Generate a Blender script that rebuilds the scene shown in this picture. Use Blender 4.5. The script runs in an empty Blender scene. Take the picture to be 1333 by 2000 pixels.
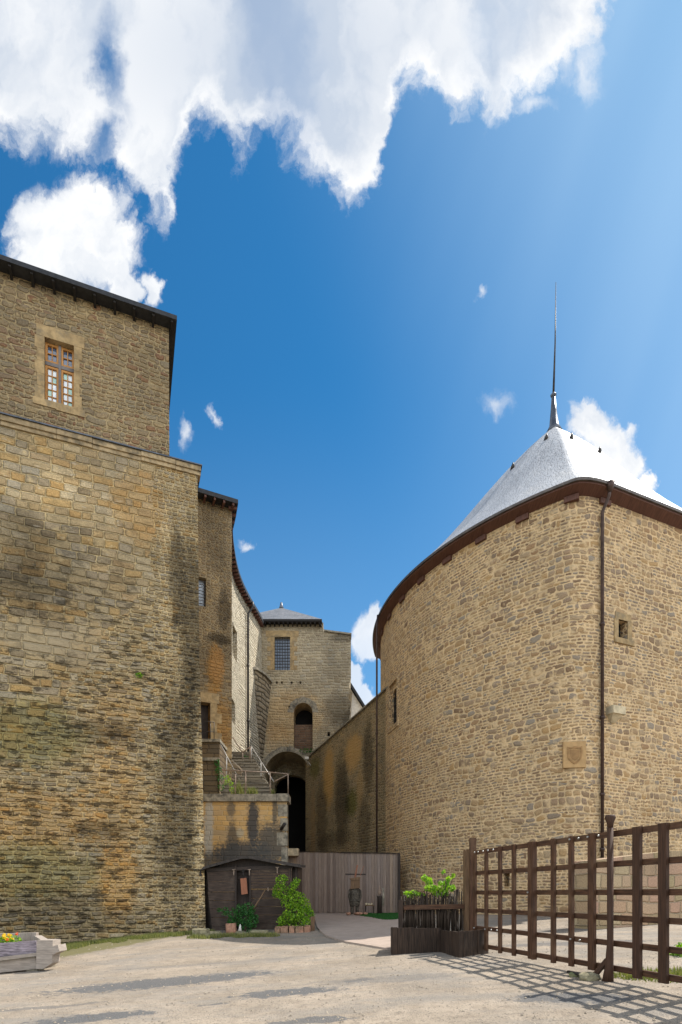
import bpy, bmesh, math, random
import numpy as np
from mathutils import Vector, Matrix
from mathutils.geometry import tessellate_polygon
R_ = math.radians
random.seed(7)
sc = bpy.context.scene
COL = sc.collection
# ------------------------------------------------------------------ camera
F, CX, HY, EYE = 1100.0, 666.5, 1745.0, 1.65
cam = bpy.data.cameras.new("camera"); camo = bpy.data.objects.new("camera", cam); COL.objects.link(camo)
cam.sensor_fit = 'HORIZONTAL'; cam.sensor_width = 36; cam.lens = 36*F/1333; cam.shift_y = (HY-1000)/1333
cam.clip_end = 5000; camo.location = (0, 0, EYE); camo.rotation_euler = (R_(90), 0, 0)
sc.camera = camo
# ------------------------------------------------------------------ light
SUN_AZ, SUN_EL = 62.0, 57.0          # azimuth to the right of straight ahead
sd = Vector((math.sin(R_(SUN_AZ))*math.cos(R_(SUN_EL)), math.cos(R_(SUN_AZ))*math.cos(R_(SUN_EL)), math.sin(R_(SUN_EL))))
sl = bpy.data.lights.new("sun", 'SUN'); so = bpy.data.objects.new("sun", sl); COL.objects.link(so)
sl.energy = 4.5; sl.angle = R_(0.5); sl.color = (1, .955, .88)
so.rotation_euler = (-sd).to_track_quat('-Z', 'Y').to_euler(); so.location = sd*80
sc.view_settings.view_transform = 'Standard'; sc.view_settings.look = 'None'; sc.view_settings.gamma = 1
sc.view_settings.use_curve_mapping = False
sc.view_settings.exposure = 0.60
SKY_S, CLOUD_S = 0.072, 0.66

class G:
    """small node-graph helper"""
    def __init__(s, nt): s.nt = nt
    def n(s, t, **k):
        x = s.nt.nodes.new(t)
        for a, b in k.items(): setattr(x, a, b)
        return x
    def c(s, a, sock):
        if a is None: return
        if isinstance(a, bpy.types.NodeSocket): s.nt.links.new(a, sock)
        else: sock.default_value = a
    def m(s, op, a, b=None, c=None, clamp=False):
        x = s.n('ShaderNodeMath', operation=op); x.use_clamp = clamp
        s.c(a, x.inputs[0]); s.c(b, x.inputs[1]); s.c(c, x.inputs[2])
        return x.outputs[0]
    def add(s, a, b): return s.m('ADD', a, b)
    def sub(s, a, b): return s.m('SUBTRACT', a, b)
    def mul(s, a, b): return s.m('MULTIPLY', a, b)
    def div(s, a, b): return s.m('DIVIDE', a, b)
    def mx(s, a, b): return s.m('MAXIMUM', a, b)
    def mn(s, a, b): return s.m('MINIMUM', a, b)
    def step(s, v, a, b, lo=0., hi=1.):
        x = s.n('ShaderNodeMapRange', interpolation_type='SMOOTHSTEP')
        s.c(v, x.inputs[0]); s.c(a, x.inputs[1]); s.c(b, x.inputs[2]); s.c(lo, x.inputs[3]); s.c(hi, x.inputs[4])
        return x.outputs[0]
    def xyz(s, a=0., b=0., c=0.):
        x = s.n('ShaderNodeCombineXYZ'); s.c(a, x.inputs[0]); s.c(b, x.inputs[1]); s.c(c, x.inputs[2]); return x.outputs[0]
    def sep(s, v):
        x = s.n('ShaderNodeSeparateXYZ'); s.c(v, x.inputs[0]); return x.outputs[0], x.outputs[1], x.outputs[2]
    def noise(s, v, scale=1., det=4., rough=.55, dist=0.):
        x = s.n('ShaderNodeTexNoise', noise_dimensions='3D')
        s.c(v, x.inputs['Vector']); x.inputs['Scale'].default_value = scale; x.inputs['Detail'].default_value = det
        x.inputs['Roughness'].default_value = rough; x.inputs['Distortion'].default_value = dist
        return x.outputs['Fac']
    def ramp(s, v, stops, interp='LINEAR'):
        x = s.n('ShaderNodeValToRGB'); s.c(v, x.inputs[0]); cr = x.color_ramp; cr.interpolation = interp
        while len(cr.elements) < len(stops): cr.elements.new(.5)
        for e, (p, col) in zip(cr.elements, stops): e.position = p; e.color = (*col, 1)
        return x.outputs[0]
    def mix(s, f, a, b, mode='MIX'):
        x = s.n('ShaderNodeMix', data_type='RGBA', blend_type=mode)
        s.c(f, x.inputs[0])
        s.c((*a, 1) if isinstance(a, tuple) and len(a) == 3 else a, x.inputs[6])
        s.c((*b, 1) if isinstance(b, tuple) and len(b) == 3 else b, x.inputs[7])
        return x.outputs[2]
    def mixf(s, f, a, b):
        x = s.n('ShaderNodeMix', data_type='FLOAT'); s.c(f, x.inputs[0]); s.c(a, x.inputs[2]); s.c(b, x.inputs[3]); return x.outputs[0]
    def white(s, v):
        x = s.n('ShaderNodeTexWhiteNoise', noise_dimensions='3D'); s.c(v, x.inputs[0]); return x.outputs[0]

# ------------------------------------------------------------------ world: Nishita sky with clouds by direction
def build_world():
    w = bpy.data.worlds.new("World"); sc.world = w; w.use_nodes = True
    nt = w.node_tree; nt.nodes.clear(); g = G(nt)
    out = g.n('ShaderNodeOutputWorld')
    sky = g.n('ShaderNodeTexSky', sky_type='NISHITA'); sky.sun_disc = False
    sky.sun_elevation = R_(SUN_EL); sky.sun_rotation = R_(SUN_AZ)
    sky.air_density = 1.0; sky.dust_density = 0.25; sky.ozone_density = 3.0
    skc = g.mix(1.0, sky.outputs[0], (.26, .98, 1.28), 'MULTIPLY')
    d = g.n('ShaderNodeTexCoord').outputs['Generated']
    x, y, z = g.sep(d)
    yy = g.mx(y, .05)
    u = g.div(x, yy); v = g.div(z, yy)
    # broken-up coordinates
    p0 = g.xyz(u, v, 3.1)
    wu = g.sub(g.noise(g.xyz(g.mul(u, 1.0), g.mul(v, .75), 1.), 9, 6, .6), .5)
    wv = g.sub(g.noise(g.xyz(g.mul(u, 1.0), g.mul(v, .75), 7.), 9, 6, .6), .5)
    wf = g.sub(g.noise(g.xyz(u, g.mul(v, .5), 17.), 26, 5, .65), .5)
    u1 = g.add(u, g.add(g.mul(wu, .11), g.mul(wf, .02))); v1 = g.add(v, g.add(g.mul(wv, .12), g.mul(wf, .06)))
    fc = g.n('ShaderNodeFloatCurve'); cv = fc.mapping.curves[0]
    edge = [(-40, 270), (0, 275), (60, 300), (120, 320), (190, 300), (225, 330), (290, 430), (330, 450), (352, 350), (385, 250), (425, 245), (455, 310), (480, 300), (510, 262),
            (560, 300), (620, 350), (660, 395), (690, 425), (735, 385), (762, 250), (785, 190), (845, 195), (872, 245), (905, 215), (925, 190), (950, 245),
            (1000, 225), (1060, 190), (1120, 120), (1170, 60), (1215, -20), (1300, -200)]
    pts = [((px-CX)/F/1.3+.5, ((HY-py)/F-1.1)/.8) for px, py in edge]
    cv.points[0].location = pts[0]; cv.points[1].location = pts[-1]
    for p in pts[1:-1]: cv.points.new(*p)
    for p in cv.points: p.handle_type = 'VECTOR'
    fc.mapping.use_clip = False; fc.mapping.update()
    g.c(g.add(g.div(u1, 1.3), .5), fc.inputs[1])
    E = g.add(g.mul(fc.outputs[0], .8), 1.1)
    big = g.div(g.sub(v1, E), .11)
    big = g.mn(big, 1.0)
    # blue gap at the upper left
    def blob(px, py, rx, ry, uu=u1, vv=v1, rot=0):
        du = g.sub(uu, (px-CX)/F); dv = g.sub(vv, (HY-py)/F)
        if rot:
            c_, s_ = math.cos(R_(rot)), math.sin(R_(rot))
            du, dv = g.add(g.mul(du, c_), g.mul(dv, s_)), g.sub(g.mul(dv, c_), g.mul(du, s_))
        a = g.div(du, rx/F); b = g.div(dv, ry/F)
        return g.sub(1., g.m('SQRT', g.add(g.mul(a, a), g.mul(b, b))))
    gap = blob(205, 120, 34, 130, rot=12)
    gap = g.mx(gap, blob(60, 335, 95, 55))
    gap = g.mx(gap, blob(200, 265, 34, 50))
    f = big
    cum = None
    for a in [(110, 425, 100, 75), (160, 400, 95, 85), (190, 480, 90, 105), (130, 500, 110, 90), (240, 540, 42, 60), (293, 560, 22, 50),
              (1160, 835, 58, 55), (1195, 865, 55, 60), (1222, 905, 40, 60), (1262, 945, 22, 22),
              (722, 1250, 40, 58), (742, 1215, 26, 40), (700, 1335, 34, 26), (718, 1362, 30, 22)]:
        b = blob(*a)
        cum = b if cum is None else g.mx(cum, b)
    cum = g.mul(cum, 1.7)
    thin = None
    for a in [(968, 788, 42, 36), (937, 568, 16, 18), (362, 848, 12, 34), (422, 812, 9, 22), (1050, 185, 50, 30), (478, 1068, 22, 12), (745, 160, 40, 60), (1148, 125, 34, 80), (1105, 100, 40, 70)]:
        b = blob(*a)
        thin = b if thin is None else g.mx(thin, b)
    f = g.mx(f, cum)
    fine = g.sub(g.noise(g.xyz(u1, g.mul(v1, .72), 5.), 15, 9, .66), .5)
    fld = g.add(f, g.mul(fine, 1.7))
    mask = g.step(fld, -.15, .62)
    gn = g.noise(g.xyz(g.mul(u1, 1.), g.mul(v1, .4), 27.), 7., 6, .6)
    mask = g.mul(mask, g.sub(1., g.mul(g.step(g.add(gap, g.mul(g.sub(gn, .5), 1.5)), -.2, 1.0), .9)))
    wisp = g.step(g.add(thin, g.mul(fine, 1.6)), -.1, 1.3, 0., .75)
    mask = g.mx(mask, wisp)
    # soft veil low contrast through the big mass
    soft = g.noise(g.xyz(g.mul(u1, 1.), g.mul(v1, .35), 9.), 4.2, 4, .5)
    mask = g.mul(mask, g.step(soft, .22, .46, .62, 1.))
    front = g.step(y, .12, .2)
    mask = g.mul(mask, front)
    # glare veil toward the sun on the right
    ray = g.noise(g.xyz(g.mul(g.add(u, g.mul(v, -.36)), 6.), g.mul(v, .35), 2.), 1., 2, .5)
    veil = g.mul(g.step(g.add(u, g.mul(g.sub(v, .9), .35)), -.05, .85, 0., .52), g.step(ray, .2, .8, .78, 1.08))
    veil = g.mul(veil, front)
    low = g.mul(g.step(v, .95, .2, 0., .20), front)
    # other half of the sky: unseen bright clouds added as fill for the walls
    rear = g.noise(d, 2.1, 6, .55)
    rear_fill = g.mul(g.mul(g.mul(g.step(rear, .36, .50), g.step(z, .0, .12)), g.sub(1., front)), g.step(z, .80, .62))
    mask = g.mx(mask, rear_fill)
    # cloud shading: bright rims, soft grey-blue in the thick middle
    thick = g.step(big, .35, 1.05)
    n2 = g.noise(g.xyz(g.mul(u1, 1.), g.mul(v1, .5), 4.), 5., 5, .55)
    n3 = g.noise(g.xyz(u1, v1, 14.), 11., 6, .6)
    hi = g.step(n2, .36, .62)
    grey = g.mul(thick, g.sub(1., g.mul(hi, .75)))
    centre = blob(560, 90, 420, 230, u, v)
    grey = g.m('ADD', grey, g.mul(g.mul(g.mx(centre, 0.), thick), .7), clamp=True)
    n4 = g.noise(g.xyz(g.add(u1, .03), g.sub(v1, .05), 14.), 7., 5, .55)
    grey = g.mx(grey, g.mul(g.step(n4, .42, .68), .62))
    grey = g.mx(grey, g.mul(g.step(fld, 1.3, 2.4), .15))
    ccol = g.mix(grey, (1.05, 1.055, 1.06), (.60, .68, .80))
    bright = g.mix(1., ccol, g.xyz(1, 1, 1))
    cc = g.n('ShaderNodeBackground'); g.c(ccol, cc.inputs[0]); cc.inputs[1].default_value = CLOUD_S
    # the added clouds of the unseen half are boosted to fill shaded walls
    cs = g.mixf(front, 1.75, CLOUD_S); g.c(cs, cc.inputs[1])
    bs = g.n('ShaderNodeBackground'); g.c(skc, bs.inputs[0]); bs.inputs[1].default_value = SKY_S
    bv = g.n('ShaderNodeBackground'); bv.inputs[0].default_value = (.56, .78, 1.0, 1); bv.inputs[1].default_value = .72
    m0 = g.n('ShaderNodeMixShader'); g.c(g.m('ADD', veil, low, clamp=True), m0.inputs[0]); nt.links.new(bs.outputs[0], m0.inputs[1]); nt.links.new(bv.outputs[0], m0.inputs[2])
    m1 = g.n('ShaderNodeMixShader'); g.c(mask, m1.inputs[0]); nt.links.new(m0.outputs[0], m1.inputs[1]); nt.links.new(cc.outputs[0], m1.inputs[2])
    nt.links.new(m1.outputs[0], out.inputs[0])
    w.cycles.sampling_method = 'MANUAL'; w.cycles.sample_map_resolution = 1024
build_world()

# ------------------------------------------------------------------ placing helpers
def P(px, py, d): return Vector(((px-CX)/F*d, d, EYE+(HY-py)/F*d))
def X(px, d): return (px-CX)/F*d
def Z(py, d): return EYE+(HY-py)/F*d
class Frame:
    """vertical plane through O along unit direction d (rightwards); n points to the viewer's side"""
    def __init__(s, O, d):
        s.O = Vector((O[0], O[1], 0)); v = Vector((d[0], d[1], 0)).normalized(); s.d = v; s.n = Vector((v.y, -v.x, 0))
    def tz(s, px, py):
        a = (px-CX)/F; t = (a*s.O.y-s.O.x)/(s.d.x-a*s.d.y); Y = s.O.y+t*s.d.y
        return (t, EYE+(HY-py)/F*Y)
    def w(s, t, z, o=0.): return s.O+s.d*t+s.n*o+Vector((0, 0, z))

def tag(o, label=None, cat=None, group=None, kind=None):
    if label: o['label'] = label
    if cat: o['category'] = cat
    if group: o['group'] = group
    if kind: o['kind'] = kind
    return o
def empty(name, loc, label, cat, group=None):
    o = bpy.data.objects.new(name, None); COL.objects.link(o); o.location = loc; o.empty_display_size = .2
    tag(o, label, cat, group); return o
def link(name, bm, mat, parent=None, smooth=False, recalc=True):
    if recalc: bmesh.ops.recalc_face_normals(bm, faces=bm.faces)
    me = bpy.data.meshes.new(name); bm.to_mesh(me); bm.free()
    for m in (mat if isinstance(mat, (list, tuple)) else [mat]): me.materials.append(m)
    if smooth:
        for p in me.polygons: p.use_smooth = True
    o = bpy.data.objects.new(name, me); COL.objects.link(o)
    if parent is not None:
        o.parent = parent
        loc = Vector((0, 0, 0)); q = parent
        while q is not None: loc += q.location; q = q.parent
        me.transform(Matrix.Translation(-loc))
    return o
def split(name, bm, mat, parent=None):
    """link every loose piece of bm as an object of its own"""
    bmesh.ops.recalc_face_normals(bm, faces=bm.faces)
    seen = set(); bm.verts.ensure_lookup_table(); bm.verts.index_update(); l = uvl(bm); out = []
    for v in bm.verts:
        if v.index in seen: continue
        st = [v]; seen.add(v.index); isl = []
        while st:
            a = st.pop(); isl.append(a)
            for e in a.link_edges:
                b = e.other_vert(a)
                if b.index not in seen: seen.add(b.index); st.append(b)
        nb = NB(); l2 = uvl(nb); mp = {a.index: nb.verts.new(a.co) for a in isl}; fs = {f for a in isl for f in a.link_faces}
        for f in fs:
            nf = nb.faces.new([mp[q.index] for q in f.verts]); nf.material_index = f.material_index; nf.smooth = f.smooth
            for x, y in zip(f.loops, nf.loops): y[l2].uv = x[l].uv
        out.append(link(name, nb, mat, parent, recalc=False))
    bm.free(); return out
def NB():
    bm = bmesh.new(); bm.loops.layers.uv.new("UVMap"); return bm
def uvl(bm): return bm.loops.layers.uv.verify()
def face(bm, pts, uvs=None, mi=0):
    f = bm.faces.new([bm.verts.new(p) for p in pts]); l = uvl(bm); f.material_index = mi
    if uvs:
        for lp, q in zip(f.loops, uvs): lp[l].uv = q
    else: boxuv(bm, f)
    return f
def boxuv(bm, f, off=(0, 0)):
    l = uvl(bm); f.normal_update(); n = f.normal
    if abs(n.z) > .8:
        for lp in f.loops: lp[l].uv = (lp.vert.co.x+off[0], lp.vert.co.y+off[1])
    else:
        h = Vector((-n.y, n.x, 0)).normalized() if Vector((n.x, n.y)).length > 1e-6 else Vector((1, 0, 0))
        for lp in f.loops: lp[l].uv = (lp.vert.co.dot(h)+off[0], lp.vert.co.z+off[1])
def hexa(bm, c, mi=0, off=None):
    """8 corners: 4 bottom (ccw) then 4 top"""
    v = [bm.verts.new(p) for p in c]
    off = off if off is not None else (random.random()*9, random.random()*9)
    for ix in ((0, 3, 2, 1), (4, 5, 6, 7), (0, 1, 5, 4), (1, 2, 6, 5), (2, 3, 7, 6), (3, 0, 4, 7)):
        f = bm.faces.new([v[i] for i in ix]); f.material_index = mi; boxuv(bm, f, off)
def box(bm, a, b, mi=0, off=None):
    (x0, y0, z0), (x1, y1, z1) = a, b
    hexa(bm, [(x0, y0, z0), (x1, y0, z0), (x1, y1, z0), (x0, y1, z0), (x0, y0, z1), (x1, y0, z1), (x1, y1, z1), (x0, y1, z1)], mi, off)
def fbox(bm, fr, t0, t1, z0, z1, o0, o1, mi=0, off=None):
    """box in a wall frame; o = offset toward the viewer"""
    hexa(bm, [fr.w(t0, z0, o1), fr.w(t1, z0, o1), fr.w(t1, z0, o0), fr.w(t0, z0, o0), fr.w(t0, z1, o1), fr.w(t1, z1, o1), fr.w(t1, z1, o0), fr.w(t0, z1, o0)], mi, off)
def beam(bm, a, b, w, h, up=Vector((0, 0, 1)), taper=1., mi=0):
    a, b = Vector(a), Vector(b); d = (b-a).normalized()
    if abs(d.dot(up)) > .98: up = Vector((0, 1, 0))
    s = d.cross(up).normalized(); t = s.cross(d).normalized()
    def q(p, k): return [p-s*w/2*k-t*h/2*k, p+s*w/2*k-t*h/2*k, p+s*w/2*k+t*h/2*k, p-s*w/2*k+t*h/2*k]
    v = [bm.verts.new(x) for x in q(a, 1)+q(b, taper)]; l = uvl(bm); L = (b-a).length; o = random.random()*20
    for ix in ((0, 3, 2, 1), (4, 5, 6, 7), (0, 1, 5, 4), (1, 2, 6, 5), (2, 3, 7, 6), (3, 0, 4, 7)):
        f = bm.faces.new([v[i] for i in ix]); f.material_index = mi
        for lp in f.loops:
            k = v.index(lp.vert); c = lp.vert.co
            lp[l].uv = (c.dot(s)+c.dot(t)+o, (0 if k < 4 else L)+o)
def tube(bm, pts, r, seg=8, mi=0, cap=True):
    pts = [Vector(p) for p in pts]; rs = r if isinstance(r, (list, tuple)) else [r]*len(pts); l = uvl(bm)
    rings = []; acc = 0; prev = None
    for i, p in enumerate(pts):
        d = (pts[min(i+1, len(pts)-1)]-pts[max(i-1, 0)]).normalized()
        up = Vector((0, 0, 1)) if abs(d.z) < .95 else Vector((0, 1, 0))
        if prev is not None:
            s = prev-d*prev.dot(d)
            s = s.normalized() if s.length > 1e-5 else d.cross(up).normalized()
        else: s = d.cross(up).normalized()
        prev = s; t = d.cross(s)
        rings.append([bm.verts.new(p+(s*math.cos(a)+t*math.sin(a))*rs[i]) for a in [2*math.pi*k/seg for k in range(seg)]])
    for i in range(len(rings)-1):
        L = (pts[i+1]-pts[i]).length
        for k in range(seg):
            f = bm.faces.new([rings[i][k], rings[i][(k+1) % seg], rings[i+1][(k+1) % seg], rings[i+1][k]]); f.material_index = mi; f.smooth = True
            for lp, q in zip(f.loops, [(k*.1, acc), (k*.1+.1, acc), (k*.1+.1, acc+L), (k*.1, acc+L)]): lp[l].uv = q
        acc += L
    if cap:
        for rr in (rings[0][::-1], rings[-1]): bm.faces.new(rr).material_index = mi
def blobm(bm, c, rx, ry, rz, n=2, jit=.12, mi=0):
    r = bmesh.ops.create_icosphere(bm, subdivisions=n, radius=1)
    for v in r['verts']:
        k = 1+random.uniform(-jit, jit); v.co = Vector((v.co.x*rx*k, v.co.y*ry*k, v.co.z*rz*k))+Vector(c)
    for v in r['verts']:
        for f in v.link_faces: f.material_index = mi
    return r['verts']
def wall(name, fr, outline, holes, thick, mat, parent, reveals=None, mats=None):
    """planar wall with real openings: outline and holes in (t,z); holes = (poly, depth, closed)"""
    bm = NB(); l = uvl(bm)
    polys = [[Vector((t, z, 0)) for t, z in outline]]+[[Vector((t, z, 0)) for t, z in h[0]] for h in holes]
    tri = tessellate_polygon(polys); flat = [p for q in polys for p in q]
    vs = [bm.verts.new(fr.w(p.x, p.y)) for p in flat]
    for a in tri:
        try: f = bm.faces.new([vs[i] for i in a])
        except ValueError: continue
        f.normal_update()
        if f.normal.dot(fr.n) < 0: f.normal_flip()
        for lp in f.loops:
            p = flat[vs.index(lp.vert)]; lp[l].uv = (p.x, p.y)
    n = len(outline)
    for i in range(n):
        a, b = outline[i], outline[(i+1) % n]
        face(bm, [fr.w(*a), fr.w(*b), fr.w(*b, -thick), fr.w(*a, -thick)], [(a[0], a[1]), (b[0], b[1]), (b[0]+thick, b[1]), (a[0]+thick, a[1])])
    face(bm, [fr.w(*a, -thick) for a in outline], [(a[0], a[1]) for a in outline])
    for h in holes:
        poly, dep = h[0], h[1]; m = len(poly)
        for i in range(m):
            a, b = poly[i], poly[(i+1) % m]
            face(bm, [fr.w(*a), fr.w(*b), fr.w(*b, -dep), fr.w(*a, -dep)], [(a[0], a[1]), (b[0], b[1]), (b[0]+dep, b[1]+.01), (a[0]+dep, a[1]+.01)], mi=(h[2] if len(h) > 2 else 0))
        face(bm, [fr.w(*a, -dep) for a in poly], mi=(h[3] if len(h) > 3 else 0))
    return link(name, bm, mats or mat, parent, recalc=False)
def arch(t0, t1, z0, zs, n=12, rise=None):
    """arched opening from sill z0, springing zs"""
    r = (t1-t0)/2; rise = r if rise is None else rise
    p = [(t0, z0), (t1, z0), (t1, zs)]
    p += [((t0+t1)/2+r*math.cos(math.pi*k/n), zs+rise*math.sin(math.pi*k/n)) for k in range(1, n)]
    return p+[(t0, zs)]
def rect(fr, x0, y0, x1, y1):
    a, b, c, d = fr.tz(x0, y0), fr.tz(x1, y0), fr.tz(x1, y1), fr.tz(x0, y1)
    t0, t1 = (a[0]+d[0])/2, (b[0]+c[0])/2
    return t0, t1, (c[1]+d[1])/2, (a[1]+b[1])/2
def RP(t0, t1, z0, z1): return [(t0, z0), (t1, z0), (t1, z1), (t0, z1)]
def boolcut(o, cutters):
    dg = None
    for cbm in cutters:
        bmesh.ops.recalc_face_normals(cbm, faces=cbm.faces)
        me = bpy.data.meshes.new('cut'); cbm.to_mesh(me); cbm.free(); c = bpy.data.objects.new('cut', me); COL.objects.link(c)
        for m in o.data.materials: me.materials.append(m)
        md = o.modifiers.new('b', 'BOOLEAN'); md.object = c; md.operation = 'DIFFERENCE'; md.solver = 'EXACT'
        bpy.context.view_layer.update(); dg = bpy.context.evaluated_depsgraph_get()
        nm = bpy.data.meshes.new_from_object(o.evaluated_get(dg)); o.modifiers.clear(); o.data = nm
        bpy.data.objects.remove(c)

# ------------------------------------------------------------------ materials
def newmat(name):
    m = bpy.data.materials.new(name); m.use_nodes = True; nt = m.node_tree; nt.nodes.clear(); g = G(nt)
    o = g.n('ShaderNodeOutputMaterial'); b = g.n('ShaderNodeBsdfPrincipled'); nt.links.new(b.outputs[0], o.inputs[0])
    return m, g, b
def bump(g, b, h, dist=.02, strength=1.):
    x = g.n('ShaderNodeBump'); x.inputs['Strength'].default_value = strength; x.inputs['Distance'].default_value = dist
    g.c(h, x.inputs['Height']); g.nt.links.new(x.outputs[0], b.inputs['Normal'])
def layer(g, u, v, kind, rh, sw, *rest):
    seed, jag = rest[-2], rest[-1]*(rest[0] if len(rest) > 2 else 1.)
    """returns distance to joint (m) and a random value per stone"""
    if kind == 'course':
        v = g.add(v, g.mul(g.sub(g.noise(g.xyz(g.mul(u, .35), g.mul(v, .9), seed), 1., 2, .5), .5), rh*1.7*jag))
        v = g.add(v, g.mul(g.sub(g.noise(g.xyz(g.mul(u, 2.2), g.mul(v, 1.), seed+3), 1., 2, .5), .5), rh*.6*jag))
        r = g.div(v, rh); row = g.m('FLOOR', r); fv = g.m('FRACT', r)
        rr = g.white(g.xyz(row, seed, 0.))
        uu = g.add(g.mul(g.div(u, sw), g.add(.65, g.mul(rr, .8))), g.mul(rr, 91.))
        uu = g.add(uu, g.mul(g.sub(g.noise(g.xyz(g.mul(u, 3.), g.mul(v, 7.), seed+5), 1., 1, .5), .5), .25*jag))
        ve = g.n('ShaderNodeTexVoronoi', voronoi_dimensions='1D', feature='DISTANCE_TO_EDGE'); g.c(uu, ve.inputs['W']); ve.inputs['Scale'].default_value = 1; ve.inputs['Randomness'].default_value = .85
        vc = g.n('ShaderNodeTexVoronoi', voronoi_dimensions='1D', feature='F1'); g.c(uu, vc.inputs['W']); vc.inputs['Scale'].default_value = 1; vc.inputs['Randomness'].default_value = .85
        dx = g.mul(ve.outputs['Distance'], sw); dy = g.mul(g.mn(fv, g.sub(1., fv)), rh)
        sm = g.n('ShaderNodeMath', operation='SMOOTH_MIN'); g.c(dx, sm.inputs[0]); g.c(dy, sm.inputs[1]); sm.inputs[2].default_value = rh*.32*jag
        d = sm.outputs[0]
        rnd = g.white(g.xyz(vc.outputs['Color'], 0, 0)) if False else g.white(g.xyz(g.sep(vc.outputs['Color'])[0], row, seed))
        return d, rnd
    wu = g.sub(g.noise(g.xyz(u, v, seed), 3., 2, .5), .5)
    c = g.xyz(g.add(g.div(u, sw), g.mul(wu, .35*jag)), g.add(g.div(v, rh), g.mul(wu, .3*jag)), 0.)
    ve = g.n('ShaderNodeTexVoronoi', voronoi_dimensions='2D', feature='DISTANCE_TO_EDGE'); g.c(c, ve.inputs['Vector']); ve.inputs['Scale'].default_value = 1; ve.inputs['Randomness'].default_value = .8
    vc = g.n('ShaderNodeTexVoronoi', voronoi_dimensions='2D', feature='F1'); g.c(c, vc.inputs['Vector']); vc.inputs['Scale'].default_value = 1; vc.inputs['Randomness'].default_value = .8
    return g.mul(ve.outputs['Distance'], rh), g.white(vc.outputs['Color'])
def masonry(name, L1, L2=None, cols=(), mortar=(.5, .4, .25), mw=.02, jag=1., l2=(.5, .6), mask=None, patches=(), streak=None, relief=.03, rough=.9, weather=.35, mfill=None, pit=.5, wscale=1., uvoff=(0, 0), L3=None, mask3=None, blotch=None, ls=1.):
    m, g, b = newmat(name)
    uv = g.n('ShaderNodeUVMap'); uv.uv_map = 'UVMap'; u, v, _ = g.sep(uv.outputs[0])
    pos = g.xyz(u, v, 0.)
    j1 = g.sub(g.noise(pos, 14, 3, .6), .5)
    d, r = layer(g, u, v, *L1, 1.7, jag)
    if L2:
        d2, r2 = layer(g, u, v, *L2, 8.3, jag)
        if mask: k = mask(g, u, v)
        else: k = g.step(g.noise(g.xyz(g.mul(u, .5*ls), g.mul(v, ls), 2.), .8, 3, .5), l2[0], l2[1])
        k = g.m('GREATER_THAN', k, .5)
        d = g.mixf(k, d, d2); r = g.mixf(k, r, r2)
    if L3:
        d3, r3 = layer(g, u, v, *L3, 4.9, jag); k = g.m('GREATER_THAN', mask3(g, u, v), .5)
        d = g.mixf(k, d, d3); r = g.mixf(k, r, r3)
    dj = g.add(d, g.mul(j1, mw*1.1*jag))
    stone = g.step(dj, mw*.35, mw*1.05)
    if mfill:     # some stones smeared over with mortar
        sm = g.step(g.noise(g.xyz(u, v, 31.), 2.6, 4, .6), mfill-.05, mfill+.09)
        stone = g.mul(stone, g.sub(1., g.mul(sm, .8)))
    n = len(cols); sc_ = g.ramp(r, [(i/(n-1), c) for i, c in enumerate(cols)])
    fine = g.noise(pos, 22, 4, .65); med = g.noise(pos, 3.2, 4, .6)
    sc_ = g.mix(g.step(fine, .3, .72, 0., pit), sc_, g.mix(1., sc_, (.52, .50, .48), 'MULTIPLY'))
    mc = g.mix(g.step(med, .3, .7), mortar, tuple(c*.74 for c in mortar))
    col = g.mix(stone, mc, sc_)
    big = g.noise(g.xyz(g.mul(u, wscale), g.mul(v, .8*wscale), 11.), .42, 5, .62)
    col = g.mix(g.mul(g.step(big, .42, .72), weather), col, g.mix(1., col, (.42, .43, .45), 'MULTIPLY'))
    col = g.mix(g.mul(g.step(big, .5, .22), weather*.7), col, g.mix(1., col, (1.25, 1.12, .9), 'MULTIPLY'))
    if blotch:
        bn = g.noise(g.xyz(g.mul(u, 2.0), g.mul(v, 5.5), 41.), 1., 6, .68)
        k = g.step(bn, blotch[0], blotch[0]+.07)
        if blotch[2]: k = g.mul(k, blotch[2](g, u, v))
        col = g.mix(g.mul(k, blotch[1]), col, g.mix(1., col, (.24, .235, .22), 'MULTIPLY'))
        bp = g.noise(g.xyz(g.mul(u, 2.1), g.mul(v, 5.), 51.), 1., 5, .65)
        col = g.mix(g.mul(g.step(bp, .60, .68), .55*blotch[1]), col, (.46, .40, .30))
    if streak:
        s = g.noise(g.xyz(g.mul(u, 1.5), g.mul(v, .14), 21.), 1., 5, .62)
        col = g.mix(g.mul(g.step(s, streak[0], streak[0]+.16), streak[1]), col, g.mix(g.step(fine, .35, .65), (.035, .033, .03), (.09, .085, .075)))
    wn = g.sub(g.noise(pos, 1.1, 5, .62), .5); wn2 = g.sub(g.noise(g.xyz(u, v, 7.), 9., 4, .65), .5)
    for (u0, v0, ru, rv, pc, st) in patches:
        a = g.div(g.sub(g.add(u, g.mul(wn, ru*1.1)), u0), ru); c = g.div(g.sub(g.add(v, g.mul(wn, rv*.7)), v0), rv)
        e = g.m('SQRT', g.add(g.mul(a, a), g.mul(c, c)))
        k = g.mul(g.step(g.add(e, g.mul(wn2, 1.3)), 1.15, .55), st)
        if isinstance(pc, str):   # multiply tint
            t = {'dark': (.30, .30, .30), 'ochre': (1.25, .92, .50), 'pale': (1.75, 1.75, 1.75), 'moss': (.42, .50, .24)}[pc]
            col = g.mix(k, col, g.mix(1., col, t, 'MULTIPLY'))
        else: col = g.mix(k, col, pc)
    g.c(col, b.inputs['Base Color']); b.inputs['Roughness'].default_value = rough
    b.inputs['Specular IOR Level'].default_value = .25
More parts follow.
